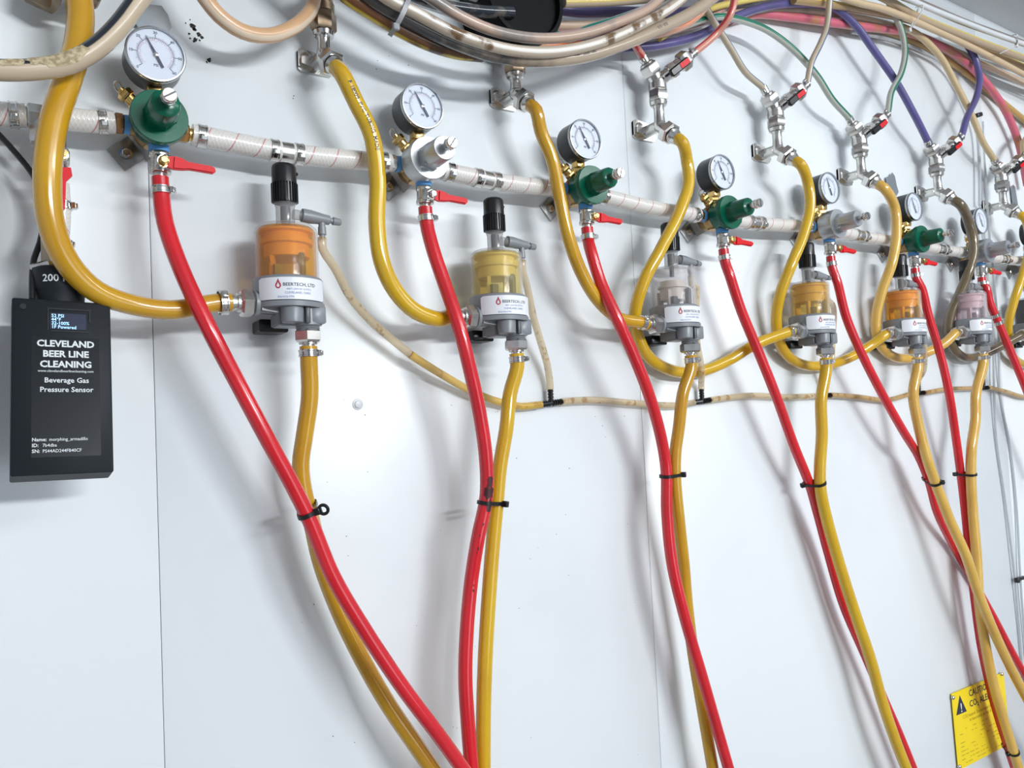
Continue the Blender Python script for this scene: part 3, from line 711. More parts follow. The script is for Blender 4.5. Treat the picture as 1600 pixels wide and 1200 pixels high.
hose('product_hose', start(3)+[(1262, 285, 60), (1266, 320, 60), (1256, 365, 60), (1236, 415, 58), (1219, 460, 42), (1213, 500, 28), (1220, 540, 22), (1243, 565, 17), (1280, 572, 17), (1325, 560, 22), (1360, 540, 38), inlet(4)+V(-12, 0, -3), inlet(4)], R9*.98, 'yellow', 'yellow hose looping under the golden detector from the blue-striped splitter', 'hose', GY, clamps=(-8,), ear=(0, -1, .6))
hose('product_hose', start(4)+[(1398, 325, 60), (1401, 360, 60), (1394, 410, 58), (1378, 455, 42), (1369, 495, 28), (1371, 530, 22), (1390, 554, 17), (1420, 560, 17), (1450, 550, 24), (1475, 537, 42), inlet(5)+V(-10, 0, -2), inlet(5)], R9, 'straw', 'straw yellow hose looping under the orange amber detector', 'hose', GY, clamps=(-8,), ear=(0, -1, .6))
hose('product_hose', start(5)+[(1513, 345, 60), (1521, 380, 60), (1515, 420, 58), (1497, 465, 40), (1483, 500, 27), (1484, 533, 22), (1500, 555, 17), (1525, 558, 17), (1550, 548, 28), inlet(6)+V(-12, 0, -3), inlet(6)], R9*1.05, 'olive', 'olive-brown hose looping under the pale pink detector', 'hose', GY, clamps=(-8,), ear=(0, -1, .6))
hose('product_hose', start(6)+[(1608, 370, 60), (1606, 400, 60), (1596, 435, 60), (1583, 475, 48), (1575, 510, 34), (1578, 548, 22), (1592, 566, 17), (1620, 570, 17)], R9, 'yellow', 'yellow hose loop cut off by the right edge beside the last detector', 'hose', GY)

# ------------------------------------------------------------------ red gas hoses and yellow outlet hoses
GR = 'red gas hoses hanging from the shut-off valves'
def rstart(i): return [REGS[i]+V(2, 49, -51), REGS[i]+V(2.5, 50, -70)]
RL = ['long red hose from the nearest regulator crossing down to the bottom centre',
      'red hose with a black scorch mark at its cable tie, second from the left',
      'red hose passing in front of the clear detector inlet, third from the left',
      'red hose tied behind a yellow one, fourth from the left',
      'red hose from the fifth regulator slanting to the lower right edge',
      'red hose from the sixth regulator running down past the caution sign',
      'short red hose with a spliced joint at the right edge']
RP = [[(258, 348, 56), (285, 425, 70), (325, 510, 80), (372, 600, 78), (420, 690, 80), (458, 760, 78), (485, 815, 76), (520, 900, 80), (570, 985, 84), (630, 1075, 88), (690, 1155, 90), (750, 1240, 90)],
      [(676, 388, 56), (695, 445, 64), (717, 510, 76), (735, 580, 78), (750, 650, 74), (759, 715, 71), (760, 775, 68), (747, 840, 67), (736, 910, 60), (729, 990, 62), (727, 1060, 64), (731, 1130, 66), (740, 1240, 68)],
      [(922, 388, 56), (938, 440, 62), (965, 500, 76), (992, 560, 76), (1015, 620, 70), (1032, 680, 62), (1041, 735, 56), (1042, 800, 56), (1050, 880, 58), (1070, 965, 60), (1095, 1050, 62), (1118, 1130, 64), (1148, 1235, 66)],
      [(1140, 430, 55), (1158, 485, 54), (1185, 550, 58), (1213, 620, 56), (1240, 695, 50), (1264, 755, 42), (1277, 800, 32), (1293, 860, 24), (1318, 945, 22), (1350, 1020, 26), (1380, 1090, 28), (1406, 1150, 32), (1438, 1230, 34)],
      [(1308, 440, 55), (1322, 495, 54), (1345, 550, 56), (1378, 615, 56), (1412, 675, 54), (1436, 715, 43), (1451, 752, 41), (1464, 800, 30), (1488, 850, 16), (1516, 900, 10), (1550, 960, 10), (1590, 1035, 14), (1640, 1120, 20)],
      [(1440, 450, 54), (1450, 490, 52), (1468, 550, 56), (1482, 610, 56), (1493, 680, 48), (1501, 740, 40), (1508, 800, 36), (1514, 860, 32), (1522, 930, 29), (1533, 1010, 26), (1551, 1090, 26), (1572, 1160, 28), (1598, 1240, 28)],
      [(1540, 448, 56), (1547, 474, 58), (1559, 502, 60), (1576, 542, 64), (1600, 600, 70), (1627, 670, 70)]]
REDH = []
for i in range(7):
    rr = [7.7, 8.0, 7.9, 7.6, 7.4, 7.6, 7.6][i]
    o, pth = hose('gas_hose', rstart(i)+RP[i], rr, 'redhose', RL[i], 'hose', GR, clamps=(13,) if i < 6 else (13, 88, 106), ear=(1, -.5, 0), n=18)
    REDH.append((o, pth))
GO = 'yellow outlet hoses hanging below the detectors'
YL = ['amber yellow hose below the nearest detector, mostly behind the long red hose',
      'yellow hose below the second detector beside the scorched red hose',
      'amber yellow hose below the clear detector, partly behind a red hose',
      'yellow hose below the golden detector in front of its red hose',
      'straw yellow hose below the orange detector slanting to the lower right',
      'straw yellow hose below the pale pink detector hanging before the caution sign',
      ]
YP = [[(484, 620, 58), (476, 680, 52), (470, 725, 48), (474, 765, 46), (487, 815, 44), (502, 880, 40), (530, 955, 38), (566, 1030, 42), (606, 1100, 50), (650, 1165, 56), (705, 1245, 60)],
      [(797, 615, 60), (791, 670, 62), (781, 730, 60), (776, 785, 57), (770, 850, 58), (764, 930, 60), (759, 1010, 60), (756, 1090, 60), (755, 1160, 60), (755, 1240, 60)],
      [(1067, 615, 60), (1061, 665, 58), (1055, 710, 56), (1055, 750, 54), (1061, 815, 50), (1068, 880, 44), (1074, 950, 38), (1083, 1020, 36), (1093, 1080, 38), (1105, 1150, 42), (1120, 1240, 44)],
      [(1283, 625, 60), (1284, 680, 60), (1281, 730, 58), (1282, 765, 56), (1294, 820, 52), (1314, 890, 50), (1338, 965, 50), (1360, 1030, 51), (1378, 1095, 51), (1400, 1160, 52), (1432, 1240, 52)],
      [(1427, 615, 60), (1435, 665, 60), (1448, 715, 63), (1462, 755, 62), (1485, 815, 64), (1508, 865, 70), (1528, 925, 70), (1552, 985, 68), (1580, 1045, 66), (1625, 1130, 66)],
      [(1525, 615, 60), (1524, 655, 60), (1518, 700, 60), (1517, 745, 57), (1520, 800, 52), (1526, 870, 50), (1530, 940, 48), (1540, 1010, 45), (1555, 1080, 44), (1576, 1150, 45), (1604, 1240, 45)]]
YEL = []
for i in range(6):
    s0 = FO[i]+V(15, 62, -60)
    o, pth = hose('outlet_hose', [s0, s0+V(0, 0, -16)]+YP[i], [8.8, 8.6, 8.4, 9.2, 9.0, 9.2][i], ['amber', 'yellow', 'amber', 'yellow', 'straw', 'straw'][i], YL[i], 'hose', GO, clamps=(7,), ear=(1, -.5, 0), n=18)
    YEL.append((o, pth))
# scorch mark on the second red hose
def patch_on(o, path, r, s, turn, a, b_, material, seed, name='scorch_mark'):
    rnd = random.Random(seed); mb = MB(); n = 14
    def pl(x, q):
        p, t = along(path, s+x); ref = np.array([0, -1, 0.]); nn = nrm(ref-t*(ref@t)); bb = np.cross(t, nn)
        return p+(nn*math.cos(q)+bb*math.sin(q))*(r+.18)-path[0]
    for j in range(1, 5):
        for k in range(n): pass
    rad = [.65+.55*rnd.random() for _ in range(n)]
    vs = [pl(0, turn)]; fs = []
    for j in range(1, 5):
        for k in range(n):
            q = 2*PI*k/n; vs.append(pl(math.cos(q)*a*rad[k]*j/4, turn+math.sin(q)*b_*rad[k]*j/4))
    for k in range(n): fs.append((0, 1+k, 1+(k+1) % n))
    for j in range(3):
        for k in range(n): fs.append((1+j*n+k, 1+(j+1)*n+k, 1+(j+1)*n+(k+1) % n, 1+j*n+(k+1) % n))
    mb.add(vs, fs); mb.build(name, M[material], o)
def near_s(path, q):
    L = np.concatenate([[0], np.cumsum(np.linalg.norm(np.diff(path, axis=0), axis=1))]); i = int(np.argmin(np.linalg.norm(path-q, axis=1))); return L[i]
s = near_s(REDH[1][1], P(760, 775, 58))
M['scorch'] = mat('scorched_vinyl', (.05, .008, .01), .5, noise=((.25, .01, .015), 200, .55, .75))
for ds, tu, a, b_, sd in ((-6, .1, 11, .7, 1), (-17, .0, 7, .45, 2), (10, -.1, 9, .5, 3), (-4, .7, 6, .3, 4), (32, .2, 1.6, .12, 5), (58, .25, 2.4, .1, 6), (62, .3, 1.2, .1, 7), (100, .1, 1.4, .1, 8), (106, .05, 2, .14, 9), (44, .35, 1, .1, 10)):
    patch_on(REDH[1][0], REDH[1][1], 8.0, s+ds, tu, a, b_, 'scorch', sd)
print_on(REDH[0][0], REDH[0][1], 7.7, '5/16 ID VINYL', 4.6, near_s(REDH[0][1], P(590, 1015, 84)), -.9, 'redink', narrow=.9)

# ------------------------------------------------------------------ cable ties round hose pairs
def tie(px, py, i, lab, head=(1, -.3, .2), eye=False, A=None, B=None, ra=7.8, rb=8.8, slack=1.0, name='cable_tie'):
    a, ta = along(REDH[i][1] if A is None else A, near_s(REDH[i][1] if A is None else A, P(px, py, 58)))
    b, tb = along(YEL[i][1] if B is None else B, near_s(YEL[i][1] if B is None else B, P(px, py, 54)))
    ax = nrm(ta+tb); b = b-ax*((b-a)@ax); c = (a+b)/2; u = b-a; u = u-ax*(u@ax); d = np.linalg.norm(u); u = nrm(u); v = np.cross(ax, u)
    out = []
    for k in range(13): q = PI/2+PI*k/12; out.append(a+(u*math.cos(q)+v*math.sin(q))*(ra+slack))
    for k in range(13): q = -PI/2+PI*k/12; out.append(b+(u*math.cos(q)+v*math.sin(q))*(rb+slack))
    t = thing(name, lab, 'cable tie', c, 'black cable ties binding hose pairs')
    mb = MB(); mb.band([p-c for p in out], np.zeros(3), ax, 4.2, 1.3); mb.build('strap', M['tie'], t)
    h = nrm(np.asarray(head, float)-ax*(np.asarray(head, float)@ax))
    far = max(out, key=lambda p: (p-c)@h); hp = far-c
    R = np.array([h, np.cross(ax, h), ax]).T
    mb = MB(); mb.box(hp+h*2, (7, 6.5, 7), R, .8)
    if eye:
        e = hp+h*8.5; ring = [e+(h*math.cos(q)+ax*math.sin(q))*4.6 for q in np.linspace(0, 2*PI, 20)]
        mb.tube(ring, 1.7, 8, False); mb.box(hp+h*4, (5, 2.6, 6.5), R)
    mb.build('tie_head', M['tie'], t)
    return t
tie(480, 795, 0, 'black cable tie with a mounting eyelet on the long red hose', head=(1, -.9, .25), eye=True)
tie(766, 782, 1, 'black cable tie at the scorch mark on the second hose pair', head=(.5, -1, 0))
tie(1048, 743, 2, 'black cable tie on the hose pair below the clear detector', head=(.7, -.9, 0))
tie(1272, 766, 3, 'black cable tie with its head poking left on the fourth hose pair', head=(-1, .6, -.2))
tie(1456, 755, 4, 'black cable tie on the slanting hose pair below the orange detector', head=(.1, -1, 0))
tie(1510, 746, 5, 'black cable tie with its head on the left below the pink detector', head=(-1, .6, .1))
tie(1583, 1196, 5, 'black cable tie at the bottom edge in front of the caution sign', head=(-1, .5, .1))

# ------------------------------------------------------------------ drain line under the detectors
GD = 'thin stained drain tubing'
def tee(px, py, lab, tilt=0.08):
    O = P(px, py, 10)
    t = thing('barbed_tee', lab, 'tee fitting', O, 'black barbed tees on the drain line')
    mb = MB()
    for ax in ((1, 0, tilt), (-1, 0, -tilt), (0, 0, 1)):
        ax = nrm(ax); pr = [(0, 2.8), (3, 2.8)]
        for k in range(4): pr += [(3+k*4, 4.3), (6.6+k*4, 3.0)]
        mb.lathe(np.zeros(3), ax, pr, 14)
    mb.build('tee_body', M['black'], t)
    e = nrm((1, 0, tilt))*17.5
    return O-e, O+e, O+V(0, 0, 17.5)
T = [tee(861, 630, 'black barbed tee joining drain tubes right of the second detector'),
     tee(1097, 627, 'black barbed tee joining drain tubes right of the clear detector outlet'),
     tee(1288, 618, 'black barbed tee behind the yellow hose of the fourth detector', 0),
     tee(1436, 614, 'black barbed tee behind the slanting straw hose', 0),
     tee(1537, 606, 'black barbed tee behind the straw hose of the pink detector', 0)]
def barb(i): return FO[i]+V(38, 50, 56)
hose('drain_tube', [barb(0), barb(0)+V(0, 0, -12), (524, 420, 44), (548, 465, 34), (580, 502, 28), (612, 530, 25), (640, 553, 23)], 4.6, 'drain', 'clear stained drain tube curving down from the nearest detector', 'tube', GD)
hose('drain_tube', [(641, 553.6, 23), (650, 560, 22), (700, 591, 18), (740, 613, 15), (780, 628, 12), (815, 635, 10.5), T[0][0]+V(-9, 0, -.5), T[0][0]+V(2, 0, 0)], 4.7, 'drainy', 'yellow-filled drain tube passing behind the red hose to the first tee', 'tube', GD)
hose('drain_tube', [barb(1), barb(1)+V(0, 0, -12), (824, 450, 40), (832, 490, 32), (845, 535, 24), (855, 570, 16), T[0][2]+V(0, 0, 6), T[0][2]], 4.7, 'drain', 'clear tan-speckled drain tube right of the pale yellow detector', 'tube', GD)
hose('drain_tube', [T[0][1], T[0][1]+V(6, 0, .5), (930, 625, 10), (980, 629, 10), (1030, 633, 10), (1058, 633, 10), T[1][0]+V(-5, 0, -.5), T[1][0]], 4.6, 'drain', 'clear tan drain tube between the first two tees', 'tube', GD)
hose('drain_tube', [barb(2), barb(2)+V(0, 0, -12), (1088, 450, 38), (1087, 500, 32), (1090, 540, 33), (1096, 576, 33), T[1][2]+V(0, 0, 6), T[1][2]], 4.7, 'drain', 'stained drain tube hanging right of the clear detector', 'tube', GD)
hose('drain_tube', [T[1][1], T[1][1]+V(6, 0, .5), (1170, 618, 10), (1230, 620, 10), T[2][0]+V(-6, 0, 0), T[2][0]], 4.6, 'drain', 'tan drain tube running behind the fourth red hose', 'tube', GD)
hose('drain_tube', [barb(3), barb(3)+V(0, 0, -12), (1302, 480, 38), (1301, 530, 34), (1298, 572, 33), T[2][2]+V(0, 0, 6), T[2][2]], 4.7, 'drain', 'tan drain tube hanging right of the golden detector', 'tube', GD)
hose('drain_tube', [T[2][1], T[2][1]+V(6, 0, 0), (1340, 620, 10), (1385, 625, 10), T[3][0]+V(-6, 0, 0), T[3][0]], 4.6, 'drainb', 'brown drain tube running behind the slanting red hose', 'tube', GD)
hose('drain_tube', [barb(4), barb(4)+V(0, 0, -12), (1441, 500, 36), (1445, 550, 38), (1443, 580, 24), T[3][2]+V(0, 0, 6), T[3][2]], 4.7, 'drain', 'tan drain tube hanging right of the orange amber detector', 'tube', GD)
hose('drain_tube', [T[3][1], T[3][1]+V(6, 0, 0), (1480, 608, 10), (1510, 607, 10), T[4][0]+V(-4, 0, 0), T[4][0]], 4.6, 'drainb', 'brown drain tube between the last two tees', 'tube', GD)
hose('drain_tube', [barb(5), barb(5)+V(0, 0, -12), (1537, 500, 36), (1540, 552, 38), (1539, 580, 22), T[4][2]+V(0, 0, 6), T[4][2]], 4.7, 'drain', 'clear drain tube hanging right of the pale pink detector', 'tube', GD)
hose('drain_tube', [T[4][1], T[4][1]+V(6, 0, 0), (1572, 612, 10), (1600, 620, 10), (1640, 616, 10)], 4.6, 'drainb', 'brown drain tube leaving at the right edge', 'tube', GD)

# ------------------------------------------------------------------ coloured product tubes feeding the splitters
TAN = (.50, .40, .29); LG = (.52, .53, .48)
def tubem(base, stripe, u0=.5, wid=.12, **k): return stripe_mat('striped_tube_%d' % len(bpy.data.materials), base, stripe, u0, wid, **k)
mred = tubem((.62, .27, .20), (.60, .03, .05), .33, .09); mblue = tubem((.50, .42, .31), (.03, .10, .30), .62, .2)
mgreen = tubem((.47, .48, .42), (.0, .16, .10), .52, .16); mpurp = mat('purple_vinyl', (.105, .09, .27), .35, coat=.3, noise=((.07, .06, .18), 12, .4, .7))
mtan = mat('tan_vinyl', (.56, .42, .24), .35, coat=.3); mpink = mat('pink_vinyl', (.62, .13, .19), .35, coat=.3, noise=((.45, .17, .09), 40, .45, .65))
GT = 'coloured product tubes arching into the splitters'
GTX = {2: (mred, 'red-striped', [(988, 62, 60), (976, 30, 54)], [(1104, 66, 66), (1130, 40, 90), (1148, 12, 100), (1160, -25, 100)]),
       3: (mblue, 'blue-striped', [(1164, 112, 44), (1143, 78, 48), (1118, 38, 52), (1098, 5, 56)], [(1267, 100, 66), (1282, 68, 68), (1292, 40, 62), (1298, -20, 70)]),
       4: (mgreen, 'green-striped', [(1300, 155, 44), (1276, 118, 46), (1240, 78, 46), (1200, 48, 44), (1160, 32, 46), (1125, 26, 46), (1095, 32, 42), (1062, 44, 40)], [(1392, 146, 60), (1408, 114, 60), (1414, 80, 58), (1408, 45, 56), (1392, 12, 50), (1380, -20, 50)]),
       5: (mpurp, 'purple', [(1430, 182, 44), (1400, 128, 44), (1365, 78, 42), (1335, 38, 40), (1300, 12, 38), (1255, 6, 36), (1200, 10, 34), (1145, 28, 33), (1095, 54, 32), (1050, 67, 30), (1000, 74, 28), (930, 72, 26), (860, 60, 24)], [(1511, 183, 60), (1526, 150, 52), (1530, 118, 46), (1522, 88, 42), (1506, 64, 36), (1488, 48, 30)]),
       6: (mtan, 'tan', [(1536, 222, 44), (1518, 180, 44), (1495, 135, 42), (1470, 90, 40), (1435, 55, 38), (1400, 38, 34)], [(1600, 222, 52), (1620, 200, 54), (1640, 170, 54)])}
for i, (m_, cn, L_, R_) in GTX.items():
    l, r = SPL[i]; rad = [0, 0, 5.4, 5.2, 5.6, 6.6, 6.4][i]
    y0 = WF[i]+V(12, 30, 55)*1.16; dl = nrm(l-y0); dr = nrm(r-y0)
    if i == 2: R_ = [(1120, 52, 72), (1140, 25, 90), (1152, -20, 96)]
    hose('product_tube', [l, l+dl*9]+L_, rad, m_, '%s tube entering the left branch of its splitter, %s' % (cn, ['', '', 'beside the wall seam', 'third fitting from the right edge but one', 'with green line', 'dark purple', 'rightmost'][i]) if 0 else
         {2: 'short red-striped tube coming out from behind the bundle into the splitter', 3: 'straight blue-striped tan tube slanting down into its splitter', 4: 'long green-striped tube arching down from the upper left', 5: 'long purple tube arching down across the wall', 6: 'tan tube sloping down to the rightmost splitter'}[i], 'tube', GT, clamps=(8,), ear=(-1, -.2, -.2), n=12)
    hose('product_tube', [r, r+dr*7]+R_, rad, m_,
         {2: 'red-striped tube curving up from the valve of the first splitter', 3: 'blue-striped tube rising from its mini valve to the top edge', 4: 'green-striped tube bending up from its mini valve into the bundle', 5: 'purple tube bending back from its mini valve into the bundle', 6: 'short tan tube leaving at the right edge'}[i], 'tube', GT, clamps=(6,), ear=(-1, -.2, .3), n=12)

# ------------------------------------------------------------------ the bundle overhead
GB = 'tubes of the overhead bundle'
moldy = ((.03, .024, .02), 26, .42, .56)
def bund(pts, r, m_, lab, **k): return hose('bundle_tube', pts, r, m_, lab, 'tube', GB, n=14, step=9, **k)
# front group sweeping below the black sleeve
bund([(512, -36, 78), (541, -8, 78), (580, 18, 79), (625, 45, 79), (668, 66, 78), (712, 80, 76), (752, 85, 72)], 9.0, tubem((.15, .06, .02), (.62, .46, .02), .745, .085, dirt=((.07, .03, .012), 20, .5, .6)), 'brown tube with a yellow stripe along the underside of the bundle')
def mould_mat():
    m = mat('mould_to_tan_vinyl', (.42, .33, .24), .24, coat=.5); nt = m.node_tree; b = nt.nodes['Principled BSDF']
    uv = nt.nodes.new('ShaderNodeUVMap'); sp = nt.nodes.new('ShaderNodeSeparateXYZ'); nt.links.new(uv.outputs[0], sp.inputs[0])
    tc = nt.nodes.new('ShaderNodeTexCoord'); n = nt.nodes.new('ShaderNodeTexNoise'); n.inputs['Scale'].default_value = 45; n.inputs['Detail'].default_value = 6
    nt.links.new(tc.outputs['Object'], n.inputs['Vector'])
    ad = nt.nodes.new('ShaderNodeMath'); ad.operation = 'MULTIPLY_ADD'; ad.inputs[1].default_value = .22; nt.links.new(n.outputs[0], ad.inputs[0]); nt.links.new(sp.outputs[1], ad.inputs[2])
    r = nt.nodes.new('ShaderNodeMapRange'); r.inputs[1].default_value = .56; r.inputs[2].default_value = .68; nt.links.new(ad.outputs[0], r.inputs[0])
    mx = nt.nodes.new('ShaderNodeMix'); mx.data_type = 'RGBA'; mx.inputs[6].default_value = (.055, .052, .055, 1); mx.inputs[7].default_value = (.44, .35, .26, 1)
    nt.links.new(r.outputs[0], mx.inputs[0]); nt.links.new(mx.outputs[2], b.inputs['Base Color']); return m
bb, bp = bund([(545, -34, 90), (584, 0, 91), (639, 32, 92), (690, 57, 93), (732, 74, 94), (775, 87, 94), (830, 94, 94), (900, 90, 94), (965, 72, 93), (1030, 45, 92), (1080, 20, 90), (1130, -15, 86)], 8.4, mould_mat(), 'lowest and thickest bundle tube, mouldy grey at left, tan with printed footage at right')
print_on(bb, bp, 8.4, '282  FEET  1994', 5.6, near_s(bp, P(925, 85, 92)), -.35, flip=-1, narrow=1.0)
print_on(bb, bp, 8.4, '213 - 212 -', 5.6, near_s(bp, P(1040, 42, 92)), -.35, flip=-1, narrow=1.0)
bund([(565, -36, 102), (604, -3, 103), (647, 19, 104), (700, 47, 105), (745, 65, 106), (796, 78, 107), (850, 82, 107), (905, 75, 106), (960, 58, 105), (1010, 34, 104), (1045, 14, 102), (1085, -18, 100)], 6.8, tubem((.50, .42, .33), (.78, .74, .68), .52, .10, dirt=((.16, .09, .04), 30, .58, .66)), 'cream tube with a painted highlight line along the middle of the bundle')  # pale stripe is a highlight put into the tube's colour; the dirt is staining
bund([(625, -35, 96), (670, -5, 98), (720, 26, 98), (765, 46, 98), (810, 57, 99), (860, 60, 100), (915, 52, 100), (965, 35, 99), (1010, 15, 98), (1045, -15, 96)], 6.4, tubem((.50, .36, .28), (.42, .28, .26), .3, .2, dirt=((.25, .22, .20), 12, .52, .62)), 'peach-brown tube on the inner side of the bundle')
bund([(590, -40, 60), (640, -10, 62), (690, 8, 62), (745, 17, 62), (800, 20, 62)], 7.5, mat('glossy_black_vinyl', (.02, .025, .035), .15, coat=.8, noise=((.10, .09, .08), 60, .5, .65)), 'glossy black tube entering the black sleeve from the left')
bund([(700, -20, 40), (760, 0, 42), (820, 22, 44), (880, 60, 48), (920, 46, 50), (970, 30, 52), (1020, 10, 52), (1070, -20, 50)], 6.4, tubem(LG, (.0, .17, .12), .45, .2), 'grey tube with a wide green stripe behind the bundle')
bund([(780, 56, 22), (860, 56, 22), (930, 52, 16), (1000, 50, 14), (1060, 44, 14), (1110, 28, 24), (1160, -20, 30)], 7.0, mpink if 0 else mat('dusty_rose_vinyl', (.46, .25, .22), .35, coat=.3), 'dusty rose tube deep in the bundle right of the black sleeve')
bund([(820, 70, 40), (900, 72, 44), (970, 60, 50), (1030, 52, 54), (1075, 36, 60), (1103, 8, 66), (1115, -25, 66)], 6.2, tubem((.66, .36, .25), (.75, .17, .02), .40, .26), 'peach tube with an orange stripe bending up to the top edge')
bund([(830, 5, 24), (900, 18, 24), (970, 18, 24), (1050, 20, 24), (1130, 10, 24), (1200, -10, 24)], 7.4, mpurp, 'upper purple tube running right from the black sleeve')
bund([(860, 40, 14), (920, 40, 14), (1000, 34, 14), (1080, 30, 16), (1170, 18, 16), (1260, 18, 20), (1350, 30, 23), (1420, 50, 23), (1500, 84, 26), (1600, 130, 26), (1650, 150, 20)], 7.0, mat('beige_vinyl', (.58, .44, .33), .4, coat=.3), 'beige tube lying against the wall behind the bundle')
bund([(880, 4, 60), (950, 2, 60), (1020, -4, 60), (1090, -20, 60)], 6.5, tubem(TAN, (.60, .45, .12), .45, .25), 'ochre tube beside the top of the black sleeve')
bund([(1030, 60, 40), (1070, 36, 38), (1110, 14, 38), (1160, 2, 40), (1220, -8, 44)], 5.0, mat('pale_yellow_vinyl', (.66, .52, .14), .35), 'yellow tube crossing behind the orange-striped one')
bund([(1240, 0, 50), (1290, 6, 50), (1340, 14, 46), (1400, 26, 44), (1450, 40, 44), (1510, 64, 42), (1560, 86, 42), (1640, 124, 40)], 6.8, tubem((.38, .25, .11), (.70, .58, .12), .38, .2), 'brown tube with a yellow stripe at the upper right')
bund([(1200, 22, 10), (1270, 26, 10), (1340, 38, 8), (1400, 54, 8), (1450, 75, 8), (1490, 100, 8), (1530, 130, 9), (1570, 163, 10), (1640, 220, 10)], 6.6, mat('ochre_vinyl', (.50, .30, .10), .4, coat=.3), 'ochre-brown tube fanning out to the right edge')
bund([(1140, 32, 12), (1180, 22, 13), (1230, 26, 18), (1290, 34, 24), (1350, 42, 26), (1420, 52, 26), (1470, 72, 26), (1510, 98, 26), (1545, 135, 24), (1572, 175, 22), (1592, 225, 20), (1605, 290, 20)], 7.8, mpink, 'bright pink speckled tube fanning down at the upper right')
bund([(1220, -30, 60), (1300, -20, 60), (1370, -8, 62), (1430, 25, 64), (1490, 50, 66), (1550, 73, 68), (1640, 106, 70)], 7.2, tubem((.44, .33, .22), (.72, .58, .10), .40, .14), 'tan tube with a thin yellow line under the grey tubes')
bund([(1290, -36, 70), (1360, -22, 70), (1430, 2, 70), (1500, 32, 70), (1560, 54, 70), (1640, 82, 70)], 6.6, mat('grey_brown_vinyl', (.22, .19, .18), .35, coat=.3), 'grey-brown tube under the white tube')
bund([(1330, -36, 84), (1400, -10, 84), (1450, 12, 84), (1510, 36, 84), (1560, 55, 84), (1640, 82, 84)], 5.0, mat('white_vinyl', (.66, .68, .70), .3, coat=.3), 'white tube on top of the bundle at the upper right')
bund([(1330, 50, 14), (1390, 62, 14), (1440, 80, 14), (1480, 108, 12), (1505, 150, 12), (1525, 200, 12), (1530, 250, 12), (1531, 320, 12)], 3.2, 'wire', 'thin clear cable hanging from the fan of tubes at the upper right')
bund([(1290, -14, 64), (1340, 4, 66), (1380, 14, 66), (1440, 38, 62), (1500, 65, 60), (1550, 90, 58), (1640, 138, 56)], 6.2, mat('cream_vinyl', (.60, .45, .28), .4, coat=.3), 'cream-tan tube lowest in the bundle at the right edge')
# left loops
lt, lp = hose('loop_tube', [(240, -30, 96), (216, 0, 98), (185, 42, 100), (148, 77, 102), (105, 100, 104), (60, 108, 104), (10, 110, 104), (-50, 106, 104)], 8.6, tubem((.56, .45, .32), (.018, .02, .03), .62, .16), 'beige tube with a black stripe and crusty patches at the top left', 'tube', n=18)
for (px, py, a_, b_, sd) in ((96, 96, 22, .8, 1), (78, 100, 16, .7, 2), (112, 88, 10, .5, 3), (30, 106, 9, .45, 4), (8, 106, 8, .4, 5), (60, 106, 8, .5, 6)):
    patch_on(lt, lp, 8.6+.25, near_s(lp, P(px, py, 104)), .55-.2*(sd % 2), a_, b_, 'crust', 40+sd, 'crust_patch')
hose('loop_tube', [(295, -40, 60), (318, -6, 60), (343, 25, 58), (378, 49, 54), (417, 56, 50), (452, 46, 46), (482, 22, 40), (498, -12, 36)], 7.6, tubem((.66, .40, .22), (.74, .60, .46), .62, .1), 'peach tube hanging in a shallow loop above the nearest regulators', 'tube', n=18)

# black sleeve
Pc = P(820, -22, 0); t = thing('conduit_sleeve', 'black round plastic sleeve the tubes run through, at the top edge', 'conduit', Pc)
cc = P(822, -8, 66)-Pc
c2 = np.array([cc[0], 0, cc[2]])
b = MB(); b.lathe(c2, (0, -1, 0), [(.5, 58), (64, 58), (66, 57), (66.2, 52), (60, 51)], 56, cap=False)
b.lathe(c2, (0, -1, 0), [(58, 52), (59, 52)], 40)
b.build('sleeve', mat('sleeve_black', (.003, .004, .005), .35, spec=.12), t)
b = MB(); b.sphere(cc+V(34, 2, 24), 2.4, 8, (1, .4, 1)); b.build('rivet', M['nickel'], t)

# white ties on the bundle
def strap(p0, p1, d0, d1, lab, bulge, wpx=3.2, tail=None):
    a = P(*p0, d0); c = P(*p1, d1); m_ = (a+c)/2+V(0, bulge, 0); o_ = thing('white_cable_tie', lab, 'cable tie', a, 'white cable ties on the bundle')
    pth = spline([a+V(0, -14, 2), a, (a+m_)/2+V(0, bulge*.4, 0), m_, (c+m_)/2+V(0, bulge*.4, 0), c, c+V(0, -14, -2)], 4); mb = MB()
    t_ = nrm(c-a); n_ = nrm(np.cross(t_, (0, 1, 0))); vs = []; fs = []
    for p in pth: vs += [p-a-n_*wpx/2, p-a+n_*wpx/2, p-a+n_*wpx/2+V(0, 1, 0), p-a-n_*wpx/2+V(0, 1, 0)]
    for k in range(len(pth)-1):
        for i in range(4): fs.append((4*k+i, 4*k+4+i, 4*k+4+(i+1) % 4, 4*k+(i+1) % 4))
    mb.add(vs, fs); mb.build('strap', M['whitetie' if lab[0] != 'g' else 'grey2'], o_)
    mb = MB(); mb.box(c-a+V(0, 3, 0), (7, 5, 7), None, .8)
    if tail: mb.cyl(c-a+V(0, 3, 0), P(*tail, d1+6)-a, 1.3, .8, n=6)
    mb.build('tie_head', M['whitetie' if lab[0] != 'g' else 'grey2'], o_)
M['grey2'] = mat('dirty_white_tie', (.30, .31, .33), .4)
strap((638, -4), (617, 44), 108, 100, 'grey soiled cable tie around the front of the bundle', 7, 5)
strap((1442, 8), (1419, 48), 92, 62, 'thin white cable tie hanging from the bundle, left of two', 6, 2.6, (1440, 0))
strap((1588, 54), (1586, 72), 94, 80, 'white cable tie on the bundle at the right edge', 4, 3.4, (1562, 84))

